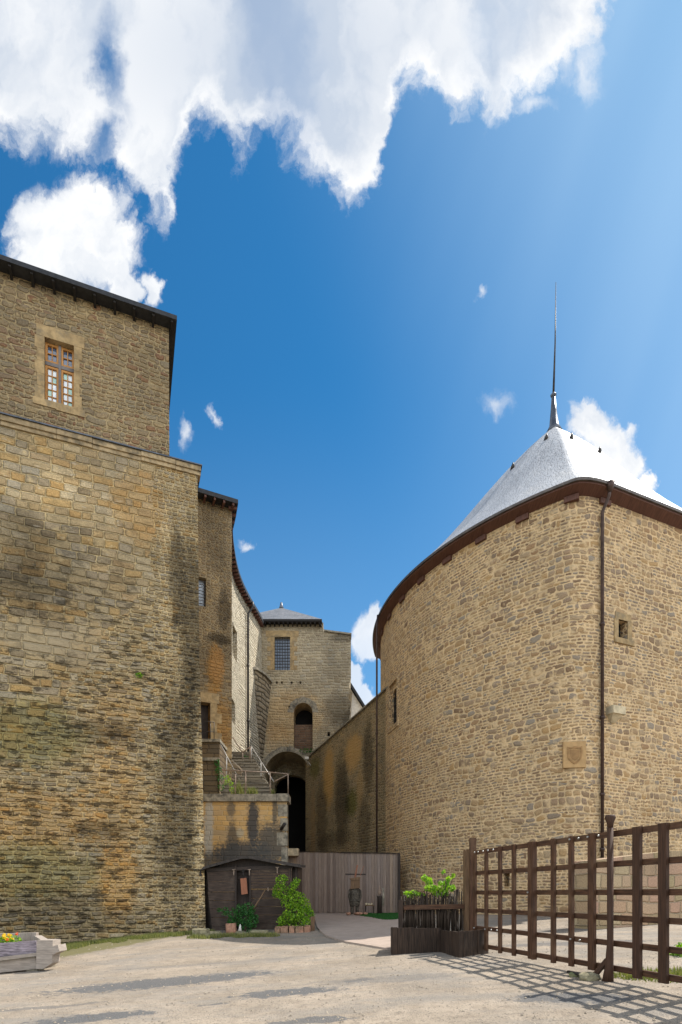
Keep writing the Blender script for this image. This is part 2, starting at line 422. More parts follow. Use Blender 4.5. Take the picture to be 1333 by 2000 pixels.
    h = g.add(g.mul(g.step(dj, 0., mw*2.4), 1.), g.add(g.mul(fine, .5*jag), g.mul(r, .45*jag)))
    bump(g, b, h, relief, 1.)
    return m
def plain(name, col, rough=.8, var=.25, scale=6., bumpd=.004, metal=0., grain=None, spec=.3, dirt=None):
    """simple surface with procedural variation; grain=(su,sv) stretches the noise in UV"""
    m, g, b = newmat(name)
    if grain:
        uv = g.n('ShaderNodeUVMap'); uv.uv_map = 'UVMap'; u, v, _ = g.sep(uv.outputs[0]); pos = g.xyz(g.mul(u, grain[0]), g.mul(v, grain[1]), 0.)
    else: pos = g.n('ShaderNodeTexCoord').outputs['Object']
    a = g.noise(pos, scale, 5, .62); c = g.noise(pos, scale*.17, 3, .5)
    col_ = g.mix(g.step(a, .3, .7), tuple(x*(1-var) for x in col), tuple(min(1, x*(1+var)) for x in col))
    col_ = g.mix(g.step(c, .35, .7, 0., .5), col_, g.mix(1., col_, (.6, .58, .56), 'MULTIPLY'))
    if dirt: col_ = g.mix(g.step(g.noise(g.n('ShaderNodeTexCoord').outputs['Object'], 2.3, 6, .65), .48, .66, 0., dirt[1]), col_, dirt[0])
    g.c(col_, b.inputs['Base Color']); b.inputs['Roughness'].default_value = rough; b.inputs['Metallic'].default_value = metal
    b.inputs['Specular IOR Level'].default_value = spec
    bump(g, b, a, bumpd, 1.)
    return m
def leafmat(name, c1, c2, trans=.35):
    m, g, b = newmat(name); nt = g.nt
    gi = g.n('ShaderNodeNewGeometry'); r = gi.outputs['Random Per Island']
    col = g.ramp(r, [(0, c1), (.5, tuple((a+b_)/2 for a, b_ in zip(c1, c2))), (1, c2)])
    g.c(col, b.inputs['Base Color']); b.inputs['Roughness'].default_value = .5; b.inputs['Specular IOR Level'].default_value = .35
    tr = g.n('ShaderNodeBsdfTranslucent'); g.c(g.mix(1., col, (1.3, 1.5, .5), 'MULTIPLY'), tr.inputs[0])
    mx = g.n('ShaderNodeMixShader'); mx.inputs[0].default_value = trans
    nt.links.new(b.outputs[0], mx.inputs[1]); nt.links.new(tr.outputs[0], mx.inputs[2])
    nt.links.new(mx.outputs[0], [n for n in nt.nodes if n.type == 'OUTPUT_MATERIAL'][0].inputs[0])
    return m
M = {}
M['black'] = plain('dark_interior', (.012, .011, .010), .95, .2)  # black surface standing in for the shade inside openings
M['eave'] = plain('dark_eave_timber', (.020, .017, .015), .8, .35, grain=(20, 2), scale=2)
M['slate_edge'] = plain('slate_edge', (.028, .029, .032), .6, .3)
M['soffit'] = plain('brown_soffit_board', (.115, .052, .036), .65, .22, grain=(14, 1.5), scale=1.5)
M['gutter'] = plain('weathered_zinc_gutter', (.10, .085, .075), .5, .3, metal=.3)
M['pipe'] = plain('brown_pipe', (.075, .047, .038), .45, .3, metal=.4)
M['lead'] = plain('lead_sheet', (.10, .11, .13), .42, .3, metal=.5, scale=3)
M['ashlar'] = plain('golden_dressed_stone', (.38, .265, .13), .85, .28, 5., .008, dirt=((.20, .16, .10), .7))
M['course'] = plain('string_course_stone', (.36, .27, .155), .88, .3, 5., .012, dirt=((.10, .085, .06), .75))
M['palestone'] = plain('pale_dressed_stone', (.52, .43, .28), .85, .2, 5., .006, dirt=((.20, .18, .14), .5))
M['plaque'] = plain('orange_carved_stone', (.45, .285, .13), .85, .12, 5., .004)
M['plaque_dark'] = plain('dark_orange_moulding', (.30, .175, .075), .85, .2, 5., .004)  # moulding in a darker tone than the plaque
M['oldstone'] = plain('weathered_dressed_stone', (.27, .235, .175), .9, .35, 6., .012, dirt=((.05, .048, .042), .8))
M['frame'] = plain('orange_oak_frame', (.46, .22, .06), .55, .2, grain=(30, 3), scale=1.5)
M['leadbar'] = plain('grey_transom', (.17, .15, .14), .6, .2)
M['iron'] = plain('dark_iron', (.05, .045, .042), .5, .4, metal=.5)
M['rail'] = plain('galvanised_rail', (.42, .40, .37), .4, .2, metal=.2)
M['rust'] = plain('rusty_rail', (.26, .19, .14), .7, .4)
def woodmat(name, c, var=.35, rough=.7, gr=(26, 1.6), dirt=None): return plain(name, c, rough, var, 1.6, .004, grain=gr, dirt=dirt)
M['gate'] = woodmat('gate_brown_timber', (.072, .032, .015), .5, dirt=((.14, .08, .042), .45))
M['gate2'] = woodmat('gate_timber_dark', (.058, .027, .014), .4)
M['post'] = woodmat('split_post_timber', (.15, .088, .045), .4)
M['plank'] = woodmat('planter_board', (.040, .024, .015), .6)
M['stick'] = woodmat('wattle_stick', (.050, .034, .023), .55)
M['hut'] = woodmat('hut_board_dark', (.046, .029, .020), .6, gr=(2, 22), dirt=((.10, .07, .05), .45))
M['hutv'] = woodmat('hut_batten_dark', (.035, .024, .018), .4)
M['hutroof'] = plain('hut_roof_felt', (.045, .036, .030), .75, .4, 9.)
M['sign'] = woodmat('red_brown_board', (.27, .105, .055), .3)
M['palis'] = None
M['steel'] = plain('bolt_steel', (.6, .6, .58), .35, .1, metal=.8)
M['bark'] = plain('bark', (.10, .07, .045), .9, .4, 12.)
M['terra'] = plain('reddish_edging_stone', (.36, .19, .12), .9, .3, 9., .01, dirt=((.12, .10, .06), .6))
M['mossy'] = plain('mossy_stone', (.24, .21, .13), .95, .4, 8., .012, dirt=((.10, .13, .04), .8))
M['white'] = plain('white_plaster', (.72, .68, .60), .9, .12)
M['oldcloth'] = plain('weathered_canvas', (.085, .072, .055), .95, .6, 14., .02, dirt=((.03, .026, .02), .7))
M['soil'] = plain('soil', (.055, .04, .028), .95, .4)

SM = 1.0
M['tower'] = masonry('tower_rubble_masonry', ('course', .23, .38), ('course', .12, .25),
    [(.36, .22, .115), (.48, .32, .165), (.38, .255, .14), (.50, .315, .14), (.44, .32, .19), (.24, .15, .085), (.46, .335, .205), (.35, .225, .13), (.34, .285, .215), (.28, .19, .115)],
    mortar=(.72, .515, .285), mw=.033, jag=1.45, ls=2.6, mfill=.56, relief=.035, weather=.22, l2=(.44, .56), pit=.65)
M['bup'] = masonry('upper_rubble_masonry', ('course', .15, .26), ('course', .21, .36),
    [(.28, .195, .105), (.40, .29, .16), (.34, .25, .145), (.44, .315, .16), (.32, .17, .09), (.37, .29, .18), (.25, .185, .11)],
    mortar=(.50, .37, .195), mw=.024, jag=1.4, relief=.07, weather=.45, l2=(.45, .55), pit=.8, mfill=.60, ls=2.2)
FB = Frame((X(388, 20), 20), (2930, 1100))
# ------------------------------------------------------------------ ground surface
CP = [(-3, 2, 1.55), (3, 2, 1.42), (0, 5, 1.47), (-4, 6, 1.62), (4.2, 7.2, 1.24), (3.4, 9.5, 1.22), (2.75, 11.75, 1.23), (1.2, 11.6, 1.27), (1.1, 14, 1.27), (-.2, 9, 1.40), (-2, 12, 1.50),
      (5, 16, 1.05), (4.8, 21, .86), (8.5, 19, .82), (10, 12, .98), (14, 18, .8), (-.9, 18, 1.36), (-3, 19, 1.38), (-5, 20, 1.36), (-6.2, 19.4, 1.40), (-8, 18.7, 1.62), (-10, 17.8, 1.86),
      (-7, 12.3, 1.76), (-9, 14, 1.9), (-4.5, 15.5, 1.55), (2.8, 27, 1.0), (-2.6, 29, .98), (0, 24, 1.06), (-6, 27, 1.1), (0, 38, .9), (-12, 8, 2.0), (9, 6, 1.2), (14, 8, 1.0),
      (-200, 0, 2), (200, 0, 1), (0, 300, 1), (0, -200, 1.6), (-200, 300, 1.8), (200, 300, .9), (-25, 20, 2), (25, 25, 1)]
cp = np.array(CP, float)
def _phi(r): return np.where(r > 0, r, 0.)
_D = np.linalg.norm(cp[:, None, :2]-cp[None, :, :2], axis=2)
_A = np.zeros((len(cp)+1,)*2); _A[:-1, :-1] = _D+np.eye(len(cp))*-.35; _A[-1, :-1] = 1; _A[:-1, -1] = 1
_w = np.linalg.solve(_A, np.r_[EYE-cp[:, 2], 0])
def gz(x, y):
    r = np.hypot(cp[:, 0]-x, cp[:, 1]-y); return float((_w[:-1]*r).sum()+_w[-1])
def groundmat():
    m, g, b = newmat('sandy_gravel_ground')
    p = g.n('ShaderNodeTexCoord').outputs['Object']; x, y, z = g.sep(p); pos = g.xyz(x, y, 0.)
    n1 = g.noise(pos, .7, 5, .6); n2 = g.noise(pos, 45, 4, .7); n3 = g.noise(pos, 5., 5, .65)
    vo = g.n('ShaderNodeTexVoronoi', feature='F1'); g.c(pos, vo.inputs['Vector']); vo.inputs['Scale'].default_value = 42
    sand = g.mix(g.step(n1, .3, .7), (.36, .295, .225), (.25, .205, .155))
    sand = g.mix(g.step(n3, .4, .72, 0., .6), sand, (.19, .15, .11))
    sand = g.mix(g.step(g.sep(vo.outputs['Color'])[0], .86, .93, 0., .75), sand, (.15, .125, .10))
    sand = g.mix(g.step(n2, .56, .75, 0., .5), sand, (.45, .385, .31))
    sand = g.mix(g.step(g.noise(g.xyz(g.mul(x, .6), g.mul(y, 1.5), 5.), .8, 6, .65), .42, .66, 0., .6), sand, (.20, .185, .165))
    gx = g.add(g.add(g.mul(x, -.3515), g.mul(y, .936)), g.mul(g.sub(n3, .5), 1.6)); gl = g.step(gx, g.sub(FB.O.dot(Vector((-.3515, .936, 0)))-1.3, g.mul(g.mx(g.sub(-5.6, x), 0.), 1.25)), g.sub(FB.O.dot(Vector((-.3515, .936, 0)))-.7, g.mul(g.mx(g.sub(-5.6, x), 0.), 1.1)))
    sand = g.mix(g.mul(g.mul(gl, g.step(x, -4.6, -5.6)), .9), sand, g.mix(n2, (.075, .085, .028), (.19, .155, .07)))
    asp = g.mix(g.step(n2, .35, .7), (.055, .057, .06), (.14, .142, .145))
    wn = g.sub(g.noise(pos, 1.3, 5, .6), .5); wn2 = g.sub(g.noise(pos, 7, 4, .65), .5)
    k = None
    for (px, py, d0, rx, ry, rot, st) in [(330, 1893, 9.9, 2.0, .62, 14, .85), (170, 1985, 7.1, .75, .30, 14, .85), (1120, 1975, 7.0, .75, .35, -10, .8), (560, 1938, 8.2, .9, .28, 5, .85), (700, 1912, 8.9, .35, .12, 20, .7),
                                     (600, 1995, 6.4, .5, .16, 4, .8), (420, 1945, 7.6, .25, .06, 12, .7), (1010, 1800, 15.5, 2.2, .7, 0, .4), (1120, 1850, 12.5, 2.0, .35, 0, .6), (760, 1900, 8.9, 1.3, .3, 5, .35), (430, 1850, 12.3, 2.4, .2, 8, .3), (60, 1950, 8, 1.0, .12, 10, .5)]:
        cx_, cy_ = X(px, d0), d0; c_, s_ = math.cos(R_(rot)), math.sin(R_(rot))
        dx = g.sub(g.add(x, g.mul(wn, 1.1)), cx_); dy = g.sub(g.add(y, g.mul(wn, .5)), cy_)
        a = g.div(g.add(g.mul(dx, c_), g.mul(dy, s_)), rx); c = g.div(g.sub(g.mul(dy, c_), g.mul(dx, s_)), ry)
        e = g.add(g.m('SQRT', g.add(g.mul(a, a), g.mul(c, c))), g.mul(wn2, 1.8))
        q = g.mul(g.step(e, 1.1, .75), st); k = q if k is None else g.mx(k, q)
    col = g.mix(k, sand, asp)
    cr = g.noise(g.xyz(g.mul(x, .5), g.mul(y, 2.2), 3.), 1.2, 4, .6); line = g.step(g.m('ABSOLUTE', g.sub(cr, .5)), .006, .0, 0., .55)
    col = g.mix(g.mul(line, g.step(n1, .45, .6)), col, (.09, .08, .07))
    g.c(col, b.inputs['Base Color']); b.inputs['Roughness'].default_value = .92; b.inputs['Specular IOR Level'].default_value = .2
    bump(g, b, g.add(g.mul(n2, .5), g.add(g.mul(n3, .8), g.mul(vo.outputs['Distance'], .5))), .02, 1.)
    return m
def axis(lo, hi, a, b, st):
    v = list(np.arange(a, b+1e-6, st)); s = st; x = a
    while x > lo: s *= 1.35; x -= s; v.insert(0, max(x, lo))
    s = st; x = b
    while x < hi: s *= 1.35; x += s; v.append(min(x, hi))
    return v
def build_ground():
    xs = axis(-1500, 1500, -12, 14, .35); ys = axis(-800, 2500, 2, 30, .35)
    bm = NB(); V = [[bm.verts.new((x, y, (gz(x, y) if max(abs(x), abs(y)) < 250 else 0.3)+ (random.uniform(-.008, .008) if abs(x) < 12 and 3 < y < 28 else 0))) for x in xs] for y in ys]
    for j in range(len(ys)-1):
        for i in range(len(xs)-1):
            f = bm.faces.new([V[j][i], V[j][i+1], V[j+1][i+1], V[j+1][i]]); f.smooth = True
    o = link('ground', bm, groundmat(), smooth=True); tag(o, kind='structure')
    # paved path to the palisade: a sheet of pinkish concrete 6 cm thick, front edge visible
    m, g, b = newmat('pinkish_concrete_path'); pos = g.n('ShaderNodeTexCoord').outputs['Object']
    n = g.noise(pos, 3, 5, .6); n2 = g.noise(pos, 40, 3, .6)
    g.c(g.mix(g.step(n2, .4, .7, 0., .4), g.mix(g.step(n, .35, .7), (.38, .295, .235), (.31, .24, .19)), (.22, .175, .14)), b.inputs['Base Color']); b.inputs['Roughness'].default_value = .9; bump(g, b, n2, .006)
    bm = NB(); rows = []
    L = [(X(612, 26.5), 26.5), (X(640, 17.3), 17.3), (X(652, 16.2), 16.2)]; Rr = [(X(745, 24), 24), (X(775, 16.5), 16.5), (X(790, 12.8), 12.8)]
    L = [(-1.35, 27), (-.85, 20), (-.42, 17.0), (.10, 15.0), (1.05, 12.7)]; Rr = [(1.6, 27), (2.3, 22), (2.9, 18), (3.0, 15.0), (2.3, 12.7)]
    def lerp(A, t):
        k = t*(len(A)-1); i = min(int(k), len(A)-2); f = k-i; return A[i][0]*(1-f)+A[i+1][0]*f, A[i][1]*(1-f)+A[i+1][1]*f
    for j in range(25):
        a, c = lerp(L, j/24), lerp(Rr, j/24); rows.append([])
        for i in range(9):
            x = a[0]+(c[0]-a[0])*i/8; y = a[1]+(c[1]-a[1])*i/8; rows[-1].append((x, y, gz(x, y)))
    tp = [[bm.verts.new((x, y, z+.045)) for x, y, z in r] for r in rows]; bt = [[bm.verts.new((x, y, z-.05)) for x, y, z in r] for r in rows]
    for j in range(24):
        for i in range(8): bm.faces.new([tp[j][i], tp[j][i+1], tp[j+1][i+1], tp[j+1][i]])
        bm.faces.new([tp[j][0], tp[j+1][0], bt[j+1][0], bt[j][0]]); bm.faces.new([tp[j][8], bt[j][8], bt[j+1][8], tp[j+1][8]])
    for i in range(8): bm.faces.new([tp[24][i], tp[24][i+1], bt[24][i+1], bt[24][i]]); bm.faces.new([tp[0][i], bt[0][i], bt[0][i+1], tp[0][i+1]])
    tag(link('path', bm, m), kind='structure')
build_ground()

# ------------------------------------------------------------------ left bastion
def bastion():
    root = empty('castle_bastion', (FB.O.x, FB.O.y, 0), 'tall stained stone bastion at the left edge with one orange framed window under its eave', 'castle building')
    t, z = FB.tz(387, 922); tb, _ = FB.tz(401, 1790)
    def px(x, y, rx, ry, c, s):
        a, b_ = FB.tz(x, y), FB.tz(x+rx, y-ry); return (a[0], a[1], abs(b_[0]-a[0]), abs(b_[1]-a[1]), c, s)
    def mask(g, u, v):
        e = g.add(g.add(v, g.mul(g.sub(g.noise(g.xyz(u, v, 1.), .5, 3, .5), .5), 3.)), g.mul(g.add(u, 3.), -1.6))
        return g.step(e, 10.3, 10.4)
    pat = [px(270, 990, 60, 60, 'ochre', .35), px(150, 1000, 110, 50, 'pale', .35), px(60, 930, 90, 40, 'pale', .35), px(130, 1110, 130, 80, 'dark', .3),
           px(345, 1120, 18, 110, 'dark', .75), px(375, 1240, 26, 230, 'dark', .8), px(325, 1140, 18, 150, 'pale', .35), px(30, 1080, 70, 100, 'dark', .35), px(200, 1100, 30, 40, 'pale', .4),
           px(60, 1245, 90, 26, (.42, .33, .20), .6), px(150, 1260, 60, 45, (.40, .31, .19), .4), px(230, 1390, 60, 60, 'ochre', .3), px(225, 1560, 65, 130, 'ochre', .35), px(230, 1720, 45, 80, 'ochre', .6),
           px(348, 1560, 50, 240, 'dark', .72), px(390, 1600, 14, 180, 'pale', .8), px(60, 1430, 120, 60, 'moss', .55), px(60, 1600, 150, 60, 'ochre', .45), px(90, 1790, 200, 55, 'dark', .55), px(60, 1700, 150, 60, 'moss', .5),
           px(205, 1430, 70, 22, 'dark', .6), px(190, 1620, 60, 16, 'dark', .6), px(60, 1150, 80, 60, 'dark', .4)]
    ur, _ = FB.tz(300, 1500)
    def mask3(g, u, v):     # small round dark stones towards the lower right corner
        w_ = g.mul(g.sub(g.noise(g.xyz(u, v, 6.), .8, 3, .5), .5), .8)
        return g.mul(g.step(g.add(u, w_), ur-.02, ur+.02), 1.)
    mat = masonry('bastion_weathered_masonry', ('course', .15, .32), ('course', .27, .50, .45), L3=('course', .125, .19), mask3=mask3, cols=
        [(.36, .255, .13), (.54, .40, .215), (.42, .315, .18), (.54, .35, .14), (.47, .38, .25), (.27, .20, .115), (.57, .455, .285), (.47, .35, .185), (.50, .31, .12), (.44, .37, .26)],
        mortar=(.62, .465, .24), mw=.020, jag=1.2, relief=.07, weather=.36, mask=mask, patches=pat, pit=.85, wscale=1.5, mfill=.63,
        blotch=(.505, .92, lambda g, u, v: g.step(v, 14.5, 9.5, .25, 1.)))
    wall('lower_wall', FB, [(-14, -1.5), (tb+.1, -1.5), (tb, 1.0), (FB.tz(396, 1500)[0], FB.tz(396, 1500)[1]), (FB.tz(390, 1300)[0], FB.tz(390, 1300)[1]), (t-.02, z), (-14, z)], [], 6, mat, root)
    # string course: moulded sandstone band, roof slabs above it
    bm = NB()
    tt = -14.
    while tt < t:
        t2 = min(tt+random.uniform(.9, 1.6), t+.10)
        if t-t2 < .5: t2 = t+.10
        j = random.uniform(-.015, .015)
        fbox(bm, FB, tt, t2-.012, z, z+.16, -.5, .10+j); fbox(bm, FB, tt, t2-.012, z-.13, z-.002, -.3, .05+j)
        tt = t2
    link('string_course', bm, M['course'], root)
    bm = NB()   # dark lead flashing sloping back to the upper wall
    hexa(bm, [FB.w(-14, z+.162, .15), FB.w(t+.13, z+.162, .15), FB.w(t+.13, z+.162, -1.6), FB.w(-14, z+.162, -1.6), FB.w(-14, z+.20, .15), FB.w(t+.13, z+.20, .15), FB.w(t+.13, z+.62, -1.6), FB.w(-14, z+.62, -1.6)])
    link('flashing', bm, M['lead'], root)
    # upper wall, set back
    FU = Frame(FB.w(0, 0, -.30), FB.d)
    tu, _ = FU.tz(331.5, 905); _, zt = FU.tz(329, 640)
    o = rect(FU, 85, 664, 144, 786)
    tA, zA = FU.tz(85, 659); tB, zB = FU.tz(144, 674); tC, zC = FU.tz(145, 794); tD, zD = FU.tz(89, 783)
    t0, t1, z0, z1 = (tA+tD)/2, (tB+tC)/2, (zC+zD)/2, (zA+zB)/2
    wall('upper_wall', FU, [(-14, z-.6), (tu, z-.6), (tu-.03, zt+.3), (-14, zt+.3)], [(RP(t0, t1, z0, z1), .28)], 6, M['bup'], root)
    # window
    w = link('window', (lambda bm: (fbox(bm, FU, t0+.02, t1-.02, z0+.02, z1-.02, -.27, -.245), bm)[1])(NB()), plain('curtain_glass', (.30, .34, .40), .12, .2, spec=.8), root)  # even grey-blue backing behind the panes
    sur = NB()
    def blk(a, b_, c, d, pr=.012): fbox(sur, FU, a, b_, c, d, -.05, pr+random.uniform(0, .006))
    W = .22
    blk(t0-W-.02, t1+W+.1, z1+.003, z1+.38)
    hh = (z1-z0)/5
    for k in range(5):
        e = .0 if k % 2 else .07
        blk(t0-W-e, t0-.003, z0+k*hh+.004, z0+(k+1)*hh-.004); blk(t1+.003, t1+W+e-.05, z0+k*hh+.004, z0+(k+1)*hh-.004)
    blk(t0-W-.12, t0+.35, z0-.22, z0-.004, .03); blk(t0+.353, t1-.1, z0-.25, z0-.004, .03); blk(t1-.097, t1+W+.12, z0-.25, z0-.004, .03)
    link('surround', sur, M['ashlar'], w)
    bm = NB(); tm = (t0+t1)/2; zm = z0+(z1-z0)*.655; D0, D1 = -.24, -.16
    for (a, b_) in ((t0, t0+.07), (t1-.07, t1), (tm-.10, tm-.04), (tm+.04, tm+.10)): fbox(bm, FU, a, b_, z0, z1, D0, D1)
    for (a, b_) in ((t0+.07, tm-.10), (tm+.10, t1-.07)):
        for zz in (z0, z1-.09, zm-.13, zm+.06): fbox(bm, FU, a, b_, zz, zz+.07, D0, D1-.002)
        mid = (a+b_)/2
        fbox(bm, FU, mid-.014, mid+.014, z0+.07, zm-.13, D0, D1-.02); fbox(bm, FU, mid-.014, mid+.014, zm+.13, z1-.09, D0, D1-.02)
        for k in range(1, 5):
            q = z0+.07+(zm-.20-z0)*k/5; fbox(bm, FU, a, b_, q-.012, q+.012, D0, D1-.024)
        q = (zm+.13+z1-.09)/2; fbox(bm, FU, a, b_, q-.012, q+.012, D0, D1-.024)
    link('frame', bm, M['frame'], w)
    bm = NB(); fbox(bm, FU, tm-.038, tm+.038, z0, z1-.02, D0, D1+.03); fbox(bm, FU, t0+.003, tm-.04, zm-.055, zm+.055, D0, D1+.02); fbox(bm, FU, tm+.04, t1-.003, zm-.055, zm+.055, D0, D1+.02)
    link('transom', bm, M['leadbar'], w)
    gm = [plain('sky_tinted_pane', (.80, .88, .98), .12, .12, spec=.6), plain('green_pane', (.42, .66, .58), .15, .12, spec=.6), plain('dark_pane', (.07, .10, .16), .06, .3, spec=1.)]  # the pale pane's colour carries a painted reflection of the sky
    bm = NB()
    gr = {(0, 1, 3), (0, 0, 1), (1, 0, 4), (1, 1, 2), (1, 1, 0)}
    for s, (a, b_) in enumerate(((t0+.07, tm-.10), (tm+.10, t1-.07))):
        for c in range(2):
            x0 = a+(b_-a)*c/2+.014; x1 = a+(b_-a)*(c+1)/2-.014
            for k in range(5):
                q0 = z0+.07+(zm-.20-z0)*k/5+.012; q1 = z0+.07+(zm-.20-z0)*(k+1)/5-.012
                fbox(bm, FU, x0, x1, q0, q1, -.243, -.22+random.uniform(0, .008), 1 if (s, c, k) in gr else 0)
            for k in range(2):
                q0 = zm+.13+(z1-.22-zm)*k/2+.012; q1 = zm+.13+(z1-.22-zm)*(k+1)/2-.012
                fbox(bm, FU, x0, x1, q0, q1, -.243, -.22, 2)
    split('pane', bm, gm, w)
    # eave and roof
    te, ze = FU.tz(334, 616); O = .42
    te = tu+.22
    zc = EYE+(HY-616)/F*(FU.w(te, 0, O).y)
    bm = NB()
    hexa(bm, [FU.w(-14, zc-.15, O), FU.w(te, zc-.15, O), FU.w(te, zc-.15, -6), FU.w(-14, zc-.15, -6), FU.w(-14, zc, O), FU.w(te, zc, O), FU.w(te-.2, zc+3.2, -6), FU.w(-14, zc+3.2, -6)])
    link('roof', bm, M['slate_edge'], root)
    bm = NB(); tt = te-.12
    while tt > -14:
        hexa(bm, [FU.w(tt-.08, zc-.22, O-.06), FU.w(tt, zc-.22, O-.06), FU.w(tt, zc-.32, -.05), FU.w(tt-.08, zc-.32, -.05), FU.w(tt-.08, zc-.155, O-.06), FU.w(tt, zc-.155, O-.06), FU.w(tt, zc-.155, -.05), FU.w(tt-.08, zc-.155, -.05)])
        tt -= .62
    split('eave_bracket', bm, M['eave'], root)
    # tuft growing from the wall
    return root
bastion()

# ------------------------------------------------------------------ castle wing behind the bastion, with curved side wall
FW = Frame((X(453, 27), 27), (2264, 1100))
def smooth_line(pts, n=6):
    out = []
    P_ = [pts[0]]+list(pts)+[pts[-1]]
    for i in range(1, len(P_)-2):
        p0, p1, p2, p3 = [Vector((q[0], q[1])) for q in P_[i-1:i+3]]
        for k in range(n):
            t = k/n; out.append(.5*((2*p1)+(-p0+p2)*t+(2*p0-5*p1+4*p2-p3)*t*t+(-p0+3*p1-3*p2+p3)*t**3))
    out.append(Vector(pts[-1][:2])); return out
def ring_wall(bm, line, z0, z1, side, thick, mi=0, u0=0.):
    """extrude an open plan polyline; side=+1: outer normal is right of travel"""
    l = uvl(bm); n = len(line); off = []
    for i in range(n):
        d = (line[min(i+1, n-1)]-line[max(i-1, 0)]).normalized(); off.append(line[i]+Vector((-d.y, d.x))*thick*side)
    u = u0; us = [u0]
    for i in range(n-1): u += (line[i+1]-line[i]).length; us.append(u)
    A = [[bm.verts.new((p.x, p.y, z)) for p in line] for z in (z0, z1)]; B = [[bm.verts.new((p.x, p.y, z)) for p in off] for z in (z0, z1)]
    def q(v, uv):
        f = bm.faces.new(v); f.material_index = mi
        for lp, c in zip(f.loops, uv): lp[l].uv = c
    for i in range(n-1):
        q([A[0][i], A[0][i+1], A[1][i+1], A[1][i]], [(us[i], z0), (us[i+1], z0), (us[i+1], z1), (us[i], z1)])
        q([B[0][i+1], B[0][i], B[1][i], B[1][i+1]], [(us[i+1], z0), (us[i], z0), (us[i], z1), (us[i+1], z1)])
        q([A[1][i], A[1][i+1], B[1][i+1], B[1][i]], [(us[i], 0), (us[i+1], 0), (us[i+1], thick), (us[i], thick)])
        q([A[0][i+1], A[0][i], B[0][i], B[0][i+1]], [(us[i], 0), (us[i+1], 0), (us[i+1], thick), (us[i], thick)])
    for i in (0, n-1): q([A[0][i], A[1][i], B[1][i], B[0][i]], [(0, z0), (0, z1), (thick, z1), (thick, z0)])
